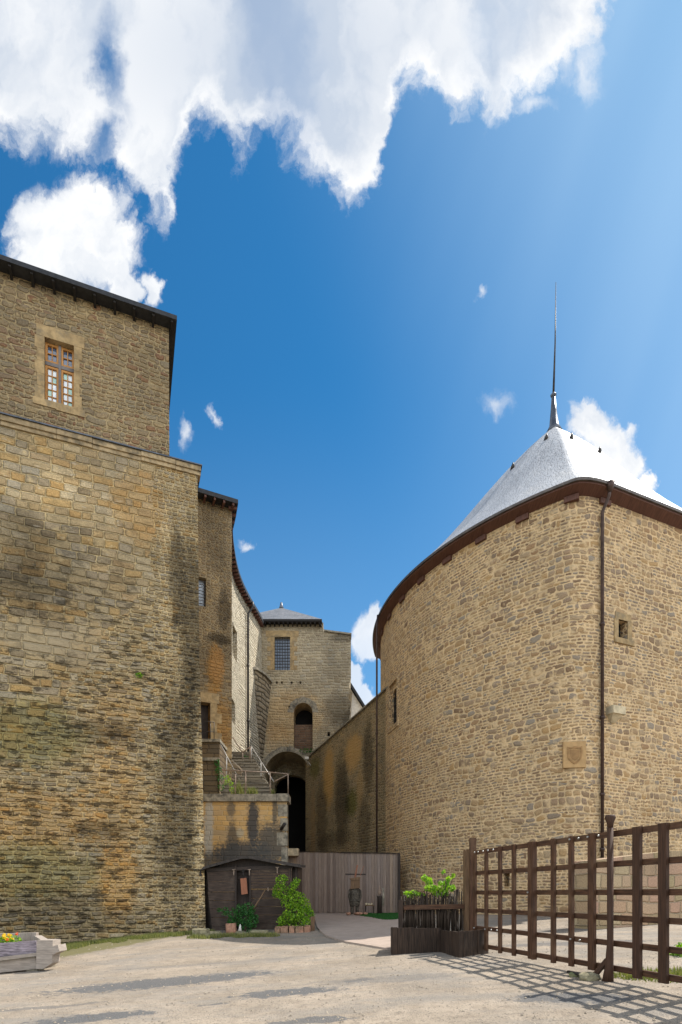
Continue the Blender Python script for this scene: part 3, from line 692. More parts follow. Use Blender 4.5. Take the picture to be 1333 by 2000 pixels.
def wing():
    root = empty('castle_wing', (FW.O.x, FW.O.y, 0), 'brown stone castle wing behind the bastion with a concave sunlit side wall above the steps', 'castle building')
    zt = EYE+18.75
    d = rect(FW, 390, 1368, 411, 1447); wi = rect(FW, 380, 1127, 403, 1183)
    dt0, dz1 = FW.tz(388, 1370); dt1, _ = FW.tz(411, 1370); _, dz0 = FW.tz(411, 1449)
    def px(x, y, rx, ry, c, s):
        a, b_ = FW.tz(x, y), FW.tz(x+rx, y-ry); return (a[0], a[1], abs(b_[0]-a[0]), abs(b_[1]-a[1]), c, s)
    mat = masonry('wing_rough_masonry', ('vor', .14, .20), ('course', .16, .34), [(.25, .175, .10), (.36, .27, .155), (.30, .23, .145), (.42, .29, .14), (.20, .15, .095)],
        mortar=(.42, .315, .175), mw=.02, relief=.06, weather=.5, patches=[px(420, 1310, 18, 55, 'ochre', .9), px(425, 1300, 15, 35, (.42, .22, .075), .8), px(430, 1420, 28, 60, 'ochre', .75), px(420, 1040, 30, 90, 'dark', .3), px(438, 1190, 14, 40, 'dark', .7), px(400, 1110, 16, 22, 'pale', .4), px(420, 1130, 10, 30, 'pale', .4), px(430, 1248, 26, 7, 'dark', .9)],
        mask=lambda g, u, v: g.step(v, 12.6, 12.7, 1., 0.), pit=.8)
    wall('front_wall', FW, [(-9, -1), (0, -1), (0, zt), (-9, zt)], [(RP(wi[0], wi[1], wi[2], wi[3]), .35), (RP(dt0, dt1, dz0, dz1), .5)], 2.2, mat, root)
    w = link('window', (lambda bm: (fbox(bm, FW, wi[0], wi[1], wi[2], wi[3], -.33, -.30), bm)[1])(NB()), plain('grey_pane', (.36, .42, .50), .2, .2, spec=.7), root)
    bm = NB()
    for k in range(1, 9):
        q = wi[2]+(wi[3]-wi[2])*k/9; fbox(bm, FW, wi[0], wi[1], q-.012, q+.012, -.10, -.07)
    fbox(bm, FW, wi[1]-.05, wi[1]-.002, wi[2], wi[3], -.29, -.24)
    split('bar', bm, M['iron'], w)
    dr = link('door', (lambda bm: (fbox(bm, FW, dt0, dt1, dz0, dz1, -.48, -.44), bm)[1])(NB()), M['hutv'], root)
    bm = NB()
    hh = (dz1-dz0)/4
    for k in range(4):
        e = .32 if k % 2 else .55
        fbox(bm, FW, dt1+.003, dt1+e, dz0+k*hh+.004, dz0+(k+1)*hh-.004, -.05, .015)
    fbox(bm, FW, dt0-.3, dt1+.42, dz1+.004, dz1+.48, -.05, .02)
    for k in range(5): 
        tq, zq = FW.tz(436, 1480-k*27); e = .25 if k % 2 else .42
        fbox(bm, FW, -e-.02, -.002, zq, zq+.5, -.05, .015) if k < 1 else None
    link('quoins', bm, M['ashlar'], dr)
    # curved side wall
    line = smooth_line([(FW.O.x, 27.02), (-5.62, 28.2), (-5.98, 29.8), (-6.22, 32), (-6.22, 33.8), (-6.0, 35.6), (-5.62, 38.0), (-5.45, 39.4)], 5)
    mat2 = masonry('sun_lightened_masonry', ('course', .17, .34), ('course', .11, .22), [(.40, .33, .22), (.62, .54, .40), (.52, .44, .31), (.70, .62, .47), (.34, .27, .18)],  # stone colours lightened to carry the brightness of the sunlit side
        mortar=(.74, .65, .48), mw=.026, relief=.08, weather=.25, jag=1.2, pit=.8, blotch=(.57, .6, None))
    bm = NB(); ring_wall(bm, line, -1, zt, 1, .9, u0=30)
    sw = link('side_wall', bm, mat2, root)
    cuts = []
    for (yy, z0, z1, w_, ar) in ((33.0, Z(1285, 33.0), Z(1225, 33.0), 1.4, 0), (32.6, Z(1412, 32.6), Z(1368, 32.6), 1.2, 1), (30.6, Z(1290, 30.6), Z(1240, 30.6), .8, 0)):
        xx = min(line, key=lambda p: abs(p.y-yy)).x; cb = NB()
        box(cb, (xx-.45, yy-w_/2, z0), (xx+1, yy+w_/2, z1)); cuts.append(cb)
    boolcut(sw, cuts[:2])
    # eave following both walls
    zc = EYE+18.62
    inner = [Vector(FW.w(-9, 0).xy), Vector(FW.w(0, 0).xy)]+line[1:]
    ev = [Vector(FW.w(-9, 0, .42).xy), Vector((X(465.5, 26.62), 26.62)), Vector((X(461, 27.6), 27.6)), Vector((-5.50, 28.6))]
    ev2 = smooth_line([(-5.50, 28.6), (-5.68, 29.8), (-5.86, 31.8), (-5.86, 33.6), (-5.66, 35.6), (-5.36, 37.6), (-5.3, 38.7)], 5)[1:]
    ev = ev+ev2; bk = [Vector((-9, 29.5))]+[Vector((p.x-4, p.y+2.0)) for p in ev[1:]]
    bm = NB()
    for i in range(len(ev)-1):
        a, b_, c, e = ev[i], ev[i+1], bk[i+1], bk[i]
        hexa(bm, [(a.x, a.y, zc-.20), (b_.x, b_.y, zc-.20), (c.x, c.y, zc-.12), (e.x, e.y, zc-.12), (a.x, a.y, zc), (b_.x, b_.y, zc), (c.x, c.y, zc+2.4), (e.x, e.y, zc+2.4)])
    link('roof', bm, M['slate_edge'], root)
    bm = NB()
    def rafters(A, B, inn):
        L = (B-A).length; k = max(1, int(L/.42))
        for j in range(k):
            p = A.lerp(B, (j+.5)/k); dd = (B-A).normalized(); nrm = Vector((dd.y, -dd.x)); q = p-nrm*.42
            beam(bm, (p.x-nrm.x*.03, p.y-nrm.y*.03, zc-.26), (q.x, q.y, zc-.30), .09, .13)
    for i in range(len(ev)-1):
        if i < 1 or i >= 1: rafters(ev[i], ev[i+1], None)
    split('rafter', bm, M['soffit'], root)
    # drainpipe on the curved wall
    p = min(line, key=lambda q: abs(q.y-35.6)); bm = NB()
    x_ = p.x+.12
    tube(bm, [(x_+.30, p.y, zc-.2), (x_+.30, p.y, zc-.5), (x_, p.y, zc-.95), (x_, p.y, 3.5)], .065, 8)
    for zz in (16, 12.5, 9.5): tube(bm, [(x_, p.y, zz), (x_, p.y, zz+.12)], .09, 8)
    link('drainpipe', bm, M['iron'], root, recalc=True)
    # grass tufts etc added later
wing()

# ------------------------------------------------------------------ gatehouse at the far end
FG = Frame((0, 39), (1, 0))
def gatehouse():
    root = empty('castle_gatehouse', (-2.5, 39, 0), 'far stone gatehouse with a barred window above a dark niche and a large arch', 'castle building')
    def t(px): return X(px, 39)
    def z(py): return Z(py, 39)
    def px(x, y, rx, ry, c, s): return (t(x), z(y), rx/F*39, ry/F*39, c, s)
    mat = masonry('gatehouse_masonry', ('course', .20, .42), ('course', .14, .28), [(.34, .265, .165), (.46, .375, .25), (.40, .325, .215), (.52, .42, .27), (.42, .365, .27)],
        mortar=(.54, .445, .29), mw=.026, relief=.045, weather=.45, patches=[px(570, 1400, 70, 60, 'ochre', .45), px(665, 1385, 40, 40, 'dark', .55), px(660, 1290, 30, 60, 'dark', .3), px(675, 1245, 30, 10, 'dark', .7), px(540, 1440, 30, 30, 'ochre', .3), px(690, 1420, 30, 40, 'dark', .6)])
    r = random.Random(3); edge = []
    zz = -1.
    while zz < z(1402): edge.append((t(690), zz)); zz += 3
    for py in range(1400, 1330, -7): edge.append((t(684)+r.uniform(-.15, .22), z(py)))
    edge += [(t(686), z(1325)), (t(686), z(1241)), (t(660), z(1238)), (t(632), z(1234)), (t(632), z(1216)), (t(500), z(1216))]
    out = [(t(480), -1)]+edge+[(t(480), z(1216))]
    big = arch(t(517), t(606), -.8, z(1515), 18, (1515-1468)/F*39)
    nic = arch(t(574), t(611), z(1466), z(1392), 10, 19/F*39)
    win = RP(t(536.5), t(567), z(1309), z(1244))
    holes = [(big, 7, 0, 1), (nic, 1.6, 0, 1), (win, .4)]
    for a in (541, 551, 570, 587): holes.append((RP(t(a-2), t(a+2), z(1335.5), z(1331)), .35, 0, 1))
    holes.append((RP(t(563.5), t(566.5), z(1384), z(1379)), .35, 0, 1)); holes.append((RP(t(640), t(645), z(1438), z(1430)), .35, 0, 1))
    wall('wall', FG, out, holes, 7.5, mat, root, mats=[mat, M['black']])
    # voussoirs of the two arches
    def vous(name, t0, t1, zs, rise, w, n, proud):
        bm = NB(); c = (t0+t1)/2; rr = (t1-t0)/2
        for k in range(n):
            a0, a1 = math.pi*(k+.04)/n, math.pi*(k+.96)/n
            def q(a, e, o): return FG.w(c+(rr+e)*math.cos(a), zs+(rise+e)*math.sin(a), o)
            e1 = w*random.uniform(.85, 1.1)
            hexa(bm, [q(a1, .004, -.1), q(a0, .004, -.1), q(a0, .004, proud), q(a1, .004, proud), q(a1, e1, -.1), q(a0, e1, -.1), q(a0, e1, proud), q(a1, e1, proud)])
        return link(name, bm, M['oldstone'], root)
    vous('arch_ring', t(517), t(606), z(1515), (1515-1468)/F*39, .36, 29, .015)
    vous('niche_arch', t(574), t(611), z(1392), 19/F*39, .42, 13, .015)
    # second inner arch deep in the vault, on its own piers
    bm = NB(); n = 18; c = (t(517)+t(606))/2; zs = z(1522); rr, ri = (t(606)-t(517))/2-.30, 1.0; D0, D1 = -4.2, -3.4
    for k in range(n):
        a0, a1 = math.pi*k/n, math.pi*(k+1)/n
        def q(a, e, o): return FG.w(c+(rr+e)*math.cos(a), zs+(ri+e)*math.sin(a), o)
        hexa(bm, [q(a1, 0, D0), q(a0, 0, D0), q(a0, 0, D1), q(a1, 0, D1), q(a1, 1.1, D0), q(a0, 1.1, D0), q(a0, 1.1, D1), q(a1, 1.1, D1)])
    fbox(bm, FG, c-rr-.6, c-rr, -.7, zs, D0, D1); fbox(bm, FG, c+rr, c+rr+.6, -.7, zs, D0, D1)
    link('inner_arch', bm, mat, root)
    # low blocking wall in the niche
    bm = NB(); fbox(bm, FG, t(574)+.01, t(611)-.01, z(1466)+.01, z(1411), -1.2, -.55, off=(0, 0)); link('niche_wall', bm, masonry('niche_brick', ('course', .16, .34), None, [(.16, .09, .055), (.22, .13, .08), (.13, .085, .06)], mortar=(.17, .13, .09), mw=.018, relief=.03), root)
    w = link('window', (lambda bm: (fbox(bm, FG, t(536.5)+.02, t(567)-.02, z(1309)+.02, z(1244)-.02, -.36, -.30), bm)[1])(NB()), plain('blue_grey_glass', (.20, .25, .32), .12, .2, spec=.9), root)
    bm = NB(); T0, T1, Z0, Z1 = t(536.5), t(567), z(1309), z(1244)
    for k in range(1, 6): q = T0+(T1-T0)*k/6; fbox(bm, FG, q-.018, q+.018, Z0, Z1, -.10, -.06)
    for k in range(1, 11): q = Z0+(Z1-Z0)*k/11; fbox(bm, FG, T0, T1, q-.018, q+.018, -.055, -.02)
    link('grille', bm, M['iron'], w)
    bm = NB(); hh = (Z1-Z0)/7
    for k in range(7):
        e = .28 if k % 2 else .5
        fbox(bm, FG, T0-e, T0-.003, Z0+k*hh+.005, Z0+(k+1)*hh-.005, -.05, .015); fbox(bm, FG, T1+.003, T1+e, Z0+k*hh+.005, Z0+(k+1)*hh-.005, -.05, .015)
    fbox(bm, FG, T0-.6, (T0+T1)/2-.25, Z1+.004, Z1+.42, -.05, .015); fbox(bm, FG, (T0+T1)/2-.245, (T0+T1)/2+.25, Z1+.004, Z1+.45, -.05, .02); fbox(bm, FG, (T0+T1)/2+.255, T1+.6, Z1+.004, Z1+.42, -.05, .015)
    link('surround', bm, M['ashlar'], w)
    # parapet capping on the right part
    bm = NB(); hexa(bm, [FG.w(t(633), z(1234)+.003, .12), FG.w(t(687), z(1241)+.003, .12), FG.w(t(687), z(1241)+.003, -.7), FG.w(t(633), z(1234)+.003, -.7), FG.w(t(633), z(1234)+.11, .12), FG.w(t(687), z(1241)+.11, .12), FG.w(t(687), z(1241)+.11, -.7), FG.w(t(633), z(1234)+.11, -.7)])
    link('coping', bm, M['oldstone'], root)
    # hipped roof
    sl = masonry('grey_slate_tiles', ('course', .22, .24), None, [(.12, .125, .135), (.17, .175, .19), (.14, .145, .155), (.21, .21, .22)], mortar=(.06, .06, .065), mw=.012, jag=.3, relief=.012, weather=.3, rough=.5)
    zc = EYE+18.78; E_ = [(-7.5, 38.55), (t(629)*.99, 38.55), (t(629)*.99+.28, 44.5), (-7.5, 44.5)]
    ap = P(550, 1187, 42.0)
    bm = NB()
    v0 = [bm.verts.new((x, y, zc-.16)) for x, y in E_]; v1 = [bm.verts.new((x, y, zc)) for x, y in E_]; va = bm.verts.new(ap)
    for i in range(4):
        j = (i+1) % 4; f = bm.faces.new([v0[i], v0[j], v1[j], v1[i]]); f.material_index = 1; f = bm.faces.new([v1[i], v1[j], va]); boxuv(bm, f)
    bm.faces.new(v0[::-1]).material_index = 1
    ro = link('roof', bm, [sl, M['eave']], root)
    bm = NB()
    for k in range(13):
        xx = -5.2+k*.31; beam(bm, (xx, 38.6, zc-.22), (xx, 39.02, zc-.26), .09, .12)
    beam(bm, (E_[1][0]-.1, 38.7, zc-.25), (E_[2][0]-.1, 44, zc-.25), .12, .2)
    split('rafter', bm, M['eave'], root)
    bm = NB(); tube(bm, [ap-Vector((0, 0, .15)), ap+Vector((0, 0, .15)), ap+Vector((0, 0, .38))], [.22, .12, .07], 8); link('finial', bm, M['lead'], ro)
    # battered turret base in the angle at the left
    zt, zb = z(1309), z(1500)
    bm = NB(); TP = [P(487, 1309, 36.9), P(500, 1309, 37.3), P(517, 1320, 38.1), P(530.5, 1335, 38.96)]
    BT = [P(489, 1545, 37.7), P(494, 1545, 38.0), P(500, 1545, 38.5), P(507, 1545, 38.97)]
    l = uvl(bm); n = 10
    G_ = [[BT[i].lerp(TP[i], k/n)+Vector((0, 0, 0)) for i in range(4)] for k in range(n+1)]
    vv = [[bm.verts.new(p) for p in r_]+[bm.verts.new((r_[3].x-.2, 39.3, r_[3].z)), bm.verts.new((-6.0, 37.4, r_[0].z))] for r_ in G_]
    for k in range(n):
        for i in range(6):
            j = (i+1) % 6; f = bm.faces.new([vv[k][i], vv[k][j], vv[k+1][j], vv[k+1][i]])
            for lp, q in zip(f.loops, [(i*.8, k*.68), (i*.8+.8, k*.68), (i*.8+.8, k*.68+.68), (i*.8, k*.68+.68)]): lp[l].uv = q
    bm.faces.new(vv[-1]); bm.faces.new(vv[0][::-1])
    tu = link('turret', bm, masonry('turret_layered_masonry', ('course', .26, .8), None, [(.22, .17, .11), (.36, .29, .19), (.30, .24, .16)], mortar=(.10, .085, .06), mw=.035, relief=.09, weather=.4), root)
    bm = NB()
    for i in range(3):
        a, b_ = TP[i], TP[i+1]; o = Vector((.10, -.12, 0))
        hexa(bm, [a+o, b_+o, b_+Vector((-.4, .5, 0)), a+Vector((-.4, .5, 0)), a+o+Vector((0, 0, .16)), b_+o+Vector((0, 0, .16)), b_+Vector((-.4, .5, .16)), a+Vector((-.4, .5, .16))])
    link('turret_cap', bm, M['oldstone'], tu)
gatehouse()
def white_house():
    root = empty('white_house', P(700, 1500, 47), 'pale rendered house with a steep dark roof edge glimpsed behind the gatehouse', 'house')
    f = Frame((0, 47), (1, 0)); d = 47
    wall('wall', f, [(X(670, d), 0), (X(735, d), 0), (X(735, d), Z(1424, d)), (X(684, d), Z(1344, d)), (X(670, d), Z(1322, d))], [], 5, M['white'], root)
    bm = NB(); a, b_ = P(680, 1334, d), P(738, 1427, d)
    hexa(bm, [a+Vector((0, -.35, 0)), b_+Vector((0, -.35, 0)), b_+Vector((0, 5, 0)), a+Vector((0, 5, 0)), a+Vector((0, -.35, .3)), b_+Vector((0, -.35, .3)), b_+Vector((0, 5, .3)), a+Vector((0, 5, .3))])
    link('roof', bm, M['slate_edge'], root)
white_house()

# ------------------------------------------------------------------ curtain wall between gatehouse and round tower
def curtain():
    A, B = P(603, 1478, 38.95), P(735, 1362, 31.0)
    root = empty('curtain_wall', (B.x, B.y, 0), 'mossy stained curtain wall with sloping tiled coping running back from the round tower', 'wall')
    fr = Frame((A.x, A.y), (B.x-A.x, B.y-A.y)); L = (B-A).xy.length; ext = 2.8
    sl = (B.z-A.z)/L
    def px(x, y, rx, ry, c, s):
        a, b_ = fr.tz(x, y), fr.tz(x+rx, y-ry); return (a[0], a[1], abs(b_[0]-a[0]), abs(b_[1]-a[1]), c, s)
    mat = masonry('curtain_mossy_masonry', ('vor', .15, .22), ('course', .17, .3), [(.26, .195, .115), (.40, .30, .165), (.33, .26, .16), (.48, .33, .16)],
        mortar=(.44, .34, .19), mw=.02, relief=.06, weather=.5, patches=[px(642, 1520, 12, 70, (.50, .29, .09), .85), px(690, 1470, 20, 50, (.52, .31, .11), .85), px(703, 1540, 7, 50, (.42, .27, .11), .6), px(668, 1560, 16, 110, 'dark', .85),
        px(720, 1480, 12, 90, 'dark', .85), px(628, 1600, 14, 90, 'dark', .7), px(712, 1610, 14, 70, 'dark', .6), px(686, 1570, 14, 35, 'moss', .95), px(615, 1500, 12, 30, 'moss', .8), px(655, 1640, 40, 30, 'dark', .5), px(612, 1640, 5, 130, (.35, .21, .09), .5)], streak=(.60, .4), pit=.95, blotch=(.56, .6, None))
    wall('wall', fr, [(-.5, -1), (L+ext, -1), (L+ext, B.z+sl*ext-.12), (-.5, A.z-.5*sl-.12)], [], 1.1, mat, root)
    bm = NB(); n = 34
    for k in range(n):
        t0, t1 = -.5+(L+ext+.5)*k/n, -.5+(L+ext+.5)*(k+1)/n-.02
        z0, z1 = A.z+sl*t0-.115, A.z+sl*t1-.115
        hexa(bm, [fr.w(t0, z0, .14), fr.w(t1, z1, .14), fr.w(t1, z1, -1.2), fr.w(t0, z0, -1.2), fr.w(t0, z0+.07, .14), fr.w(t1, z1+.07, .14), fr.w(t1, z1+.40, -.55), fr.w(t0, z0+.40, -.55)])
    link('coping', bm, M['oldstone'], root)
    # wall lamp at the far end
    bm = NB(); q = P(599, 1481, 38.0); box(bm, (q.x-.10, q.y-.12, q.z-.08), (q.x+.16, q.y+.1, q.z+.08)); beam(bm, q+Vector((0, 0, -.1)), q+Vector((.25, .6, -.35)), .05, .05)
    o = link('floodlight', bm, M['white'], None); tag(o, 'small white floodlight at the far end of the mossy wall beside the arch', 'lamp')
    o2 = None
curtain()

# ------------------------------------------------------------------ terrace and stairs
ZT = Z(1551, 24)
def terrace():
    d = 24; fr = Frame((0, d), (1, 0))
    root = empty('stone_terrace', (X(480, d), d, 0), 'square ochre stone terrace block with dark damp stains behind the wooden hut', 'terrace')
    def px(x, y, rx, ry, c, s): return (X(x, d), Z(y, d), rx/F*d, ry/F*d, c, s)
    mat = masonry('terrace_ochre_ashlar', ('course', .215, .50), None, [(.54, .32, .11), (.60, .37, .14), (.50, .31, .12), (.56, .36, .16), (.42, .29, .15)],
        mortar=(.64, .46, .24), mw=.014, jag=.35, relief=.02, weather=.15, patches=[px(494, 1610, 13, 60, (.055, .052, .05), .95), px(470, 1668, 70, 28, (.065, .062, .058), .95), px(530, 1650, 40, 50, (.075, .07, .062), .9), px(455, 1640, 14, 40, (.06, .056, .05), .8), px(452, 1580, 9, 18, (.08, .075, .068), .7), px(537, 1580, 6, 40, (.07, .065, .055), .8),
        px(408, 1620, 10, 90, (.40, .36, .29), .9), px(420, 1690, 60, 30, (.06, .055, .05), .8), px(470, 1627, 9, 10, (.38, .32, .22), .8)], pit=.3)
    # plan: front at d, right side recedes slightly leftwards
    bm = NB(); pl = [Vector((X(380, d), 31)), Vector((X(380, d), d)), Vector((X(561, d), d)), Vector((-2.85, 30.5))]
    ring_wall(bm, pl[1:], -1, ZT-.33, 1, .6, u0=X(380, d)); link('retaining_wall', bm, mat, root)
    bm = NB()
    for (a, b_, y0, y1) in ((543, 561, 1571, 1595), (548, 561, 1598, 1623), (541, 561, 1626, 1652), (550, 561, 1655, 1690)):
        box(bm, (X(a, d), d-.012, Z(y1, d)), (X(b_, d)+.012, d+.4, Z(y0, d)-.01))
    link('quoins', bm, M['palestone'] if False else M['oldstone'], root)
    bm = NB(); xs = [380, 418, 452, 498, 541, 565]
    for a, b_ in zip(xs, xs[1:]):
        j = random.uniform(-.02, .02); box(bm, (X(a, d)+.006, d-.13+j, ZT-.33), (X(b_, d)-.006, d+.9, ZT-random.uniform(0, .03)))
    box(bm, (X(380, d), d+.9, ZT-.3), (-2.9, 30, ZT-.06))
    link('cornice', bm, M['oldstone'], root)
    bm = NB(); q = P(553, 1616, 23.9)
    tube(bm, [q+Vector((-.08, 0, -.1)), q+Vector((.1, -.25, .12))], .07, 8); beam(bm, q+Vector((0, .1, -.05)), q+Vector((0, -.1, 0)), .04, .04)
    o = link('spotlight', bm, M['iron']); tag(o, 'small dark spotlight fixed near the right corner of the ochre terrace block', 'lamp')
terrace()
STEP = []
def stairs():
    root = empty('stone_staircase', (-4.4, 25.4, ZT), 'worn stone steps with weeds climbing from the terrace between the railings', 'staircase')
    n = 14; zt = Z(1478, 31); mat = masonry('stair_stone', ('course', .18, .9), None, [(.20, .175, .135), (.29, .25, .19), (.24, .21, .16)], mortar=(.12, .105, .08), mw=.012, jag=.6, relief=.03, weather=.5)
    bm = NB()
    for k in range(n):
        f = k/(n-1); y = 25.35+5.4*f; z0 = ZT-.05+(zt-ZT)*f; z1 = ZT-.05+(zt-ZT)*(k+1)/(n-1)
        xl = X(438, 25.3)*(1-f)+X(452, 31)*f; xr = X(534, 25.3)*(1-f)+X(491, 31)*f
        if k > 8: xl -= (k-8)*.10
        # tread slab with slight nosing over a recessed riser
        hexa(bm, [(xl-.6, y+.03, z0-.6), (xr, y+.03, z0-.6), (xr, 31.5, z0-.6), (xl-.6, 31.5, z0-.6), (xl-.6, y+.03, z1-.05), (xr, y+.03, z1-.05), (xr, 31.5, z1-.05), (xl-.6, 31.5, z1-.05)])
        m_ = random.uniform(.35, .65); xm = xl+(xr-xl)*m_
        for a, b_ in ((xl-.6, xm-.006), (xm+.006, xr+.02)):
            j = random.uniform(-.015, .015)
            hexa(bm, [(a, y-.02+j, z1-.05), (b_, y-.02-j, z1-.05), (b_, y+.5, z1-.05), (a, y+.5, z1-.05), (a, y-.02+j, z1+j*.4), (b_, y-.02-j, z1+j*.4), (b_, y+.5, z1), (a, y+.5, z1)])
        STEP.append((xl, xr, y, z1))
    link('steps', bm, mat, root)
    # landing block in front of the door at the left
    zl = Z(1447, 25.6); bm = NB()
    box(bm, (X(380, 25.4), 25.4, ZT-.3), (X(429, 25.4), 28.2, zl-.13), off=(0, 0))
    hexa(bm, [(X(429, 25.4), 27.0, ZT), (-4.9, 27.4, ZT), (-4.9, 29.2, ZT), (-5.5, 29.2, ZT), (X(429, 25.4), 27.0, zl-.3), (-4.9, 27.6, zl-.9), (-4.9, 29.2, zl-.7), (-5.5, 29.2, zl-.3)])
    link('landing', bm, masonry('landing_masonry', ('course', .24, .6), None, [(.12, .085, .05), (.17, .12, .065), (.10, .08, .055)], mortar=(.09, .07, .05), mw=.016, jag=.6, relief=.03, weather=.6,
        patches=[(X(400, 25.4)+.9, ZT+.9, .35, 1.3, 'moss', .9)]), root)
    bm = NB(); box(bm, (X(380, 25.4), 25.28, zl-.13), (X(431, 25.4), 28.2, zl)); box(bm, (X(380, 25.4), 25.30, Z(1483, 25.4)-.09), (X(429, 25.4), 25.395, Z(1483, 25.4)+.05)); link('landing_slab', bm, M['oldstone'], root)
    # cheek wall to the right of the flight (battered against the far wall)
stairs()
def rails():
    def rail(name, label, segs, mat, r=.025):
        bm = NB()
        for a, b_ in segs: tube(bm, [a, b_], r, 6)
        o = link(name, bm, mat, None); tag(o, label, 'handrail'); return o
    d = 24.05; zt = Z(1508, d)
    posts = [(460, 1513), (480, 1508), (528, 1510), (563, 1512)]
    segs = [(P(px, 1550, d), P(px, py-1, d)) for px, py in posts]+[(P(432, 1504, d), P(528, 1509, d)), (P(528, 1509, d), P(563, 1512, d)), (P(563, 1513, d), P(536, 1527, d))]
    rail('railing', 'rusty terrace railing along the front edge above the ochre block', segs, M['rust'], .028)
    rail('handrail', 'pale handrail sloping down the left side of the stone steps', [(P(428, 1448, 25.5), P(463, 1514, 25.2)), (P(443, 1478, 26.5), P(443, 1530, 26.3))], M['rail'], .017)
    rail('handrail', 'pale handrail sloping down the right side of the stone steps', [(P(491.5, 1458, 29.5), P(535, 1527, 25.3)), (P(491.5, 1458, 29.5), P(491.5, 1490, 29.5)), (P(510, 1488, 27.5), P(510, 1535, 27.5)), (P(528, 1516, 25.6), P(528, 1550, 25.4))], M['rail'], .017)
    rail('railing', 'dark v-shaped railing with white posts at the top of the stone steps', [(P(455, 1440, 30), P(474, 1470, 29.8)), (P(474, 1470, 29.8), P(491, 1458, 29.6)), (P(474, 1470, 29.8), P(474.5, 1492, 29.8)), (P(489, 1459, 29.6), P(488.5, 1491, 29.6))], M['rust'], .026)
    e = 26.0
    rail('railing', 'thin iron railing on the landing in front of the upper doorway', [(P(395, 1408, 25.5), P(418.5, 1411, 25.5)), (P(418.5, 1411, 25.5), P(418.5, 1447, 25.5)), (P(411, 1410, 25.5), P(411, 1447, 25.5)), (P(395, 1428, 25.5), P(418.5, 1430, 25.5))], M['iron'], .016)
rails()

# ------------------------------------------------------------------ round tower on the right
TC, TR = Vector((16.024, 31.885)), 13.75
ZE = EYE+810/F*20      # eave height
def tower_line(off=0., n=64):
    R = TR+off
    dirn = Vector((2530, 1100)).normalized(); nrm = Vector((dirn.y, -dirn.x))
    A = Vector((9.19, 20.0))-nrm*.42+nrm*off     # corner by the pipe, moved back by the overhang
    # last point of the arc nearest A
    a1 = math.atan2(A.y-TC.y, A.x-TC.x); a0 = R_(168)
    a1 = a1 if a1 > 0 else a1+2*math.pi
    pts = [TC+Vector((math.cos(a), math.sin(a)))*R for a in np.linspace(a0, a1-R_(3.5), n)]
    q = pts[-1]; tg = Vector((-math.sin(a1-R_(3.5)), math.cos(a1-R_(3.5))))
    # rounded corner: bezier from q to A+dirn*.6
    e = A+dirn*.7
    # intersection of tangent lines
    M_ = Matrix(((tg.x, -dirn.x), (tg.y, -dirn.y))); s = M_.inverted() @ (e-q); c = q+tg*s.x
    for k in range(1, 9):
        t = k/8; pts.append(q*(1-t)**2+c*2*t*(1-t)+e*t*t)
    B = e+dirn*(5.9-.7)
    pts.append(B); pts.append(Vector((17.5, 33))); pts.append(Vector((6.5, 38.5)))
    return pts
def near_tower(px, off=0.):
    """point of the tower wall seen at image column px, with tangent and normal"""
    L = tower_line(off); a = (px-CX)/F; best = None
    for p, q in zip(L, L[1:]):
        den = (q.x-p.x)-a*(q.y-p.y)
        if abs(den) < 1e-9: continue
        s = (a*p.y-p.x)/den
        if 0 <= s <= 1:
            w = p+(q-p)*s
            if w.y > 0 and (best is None or w.y < best[0].y): best = (w, (q-p).normalized())
    return best
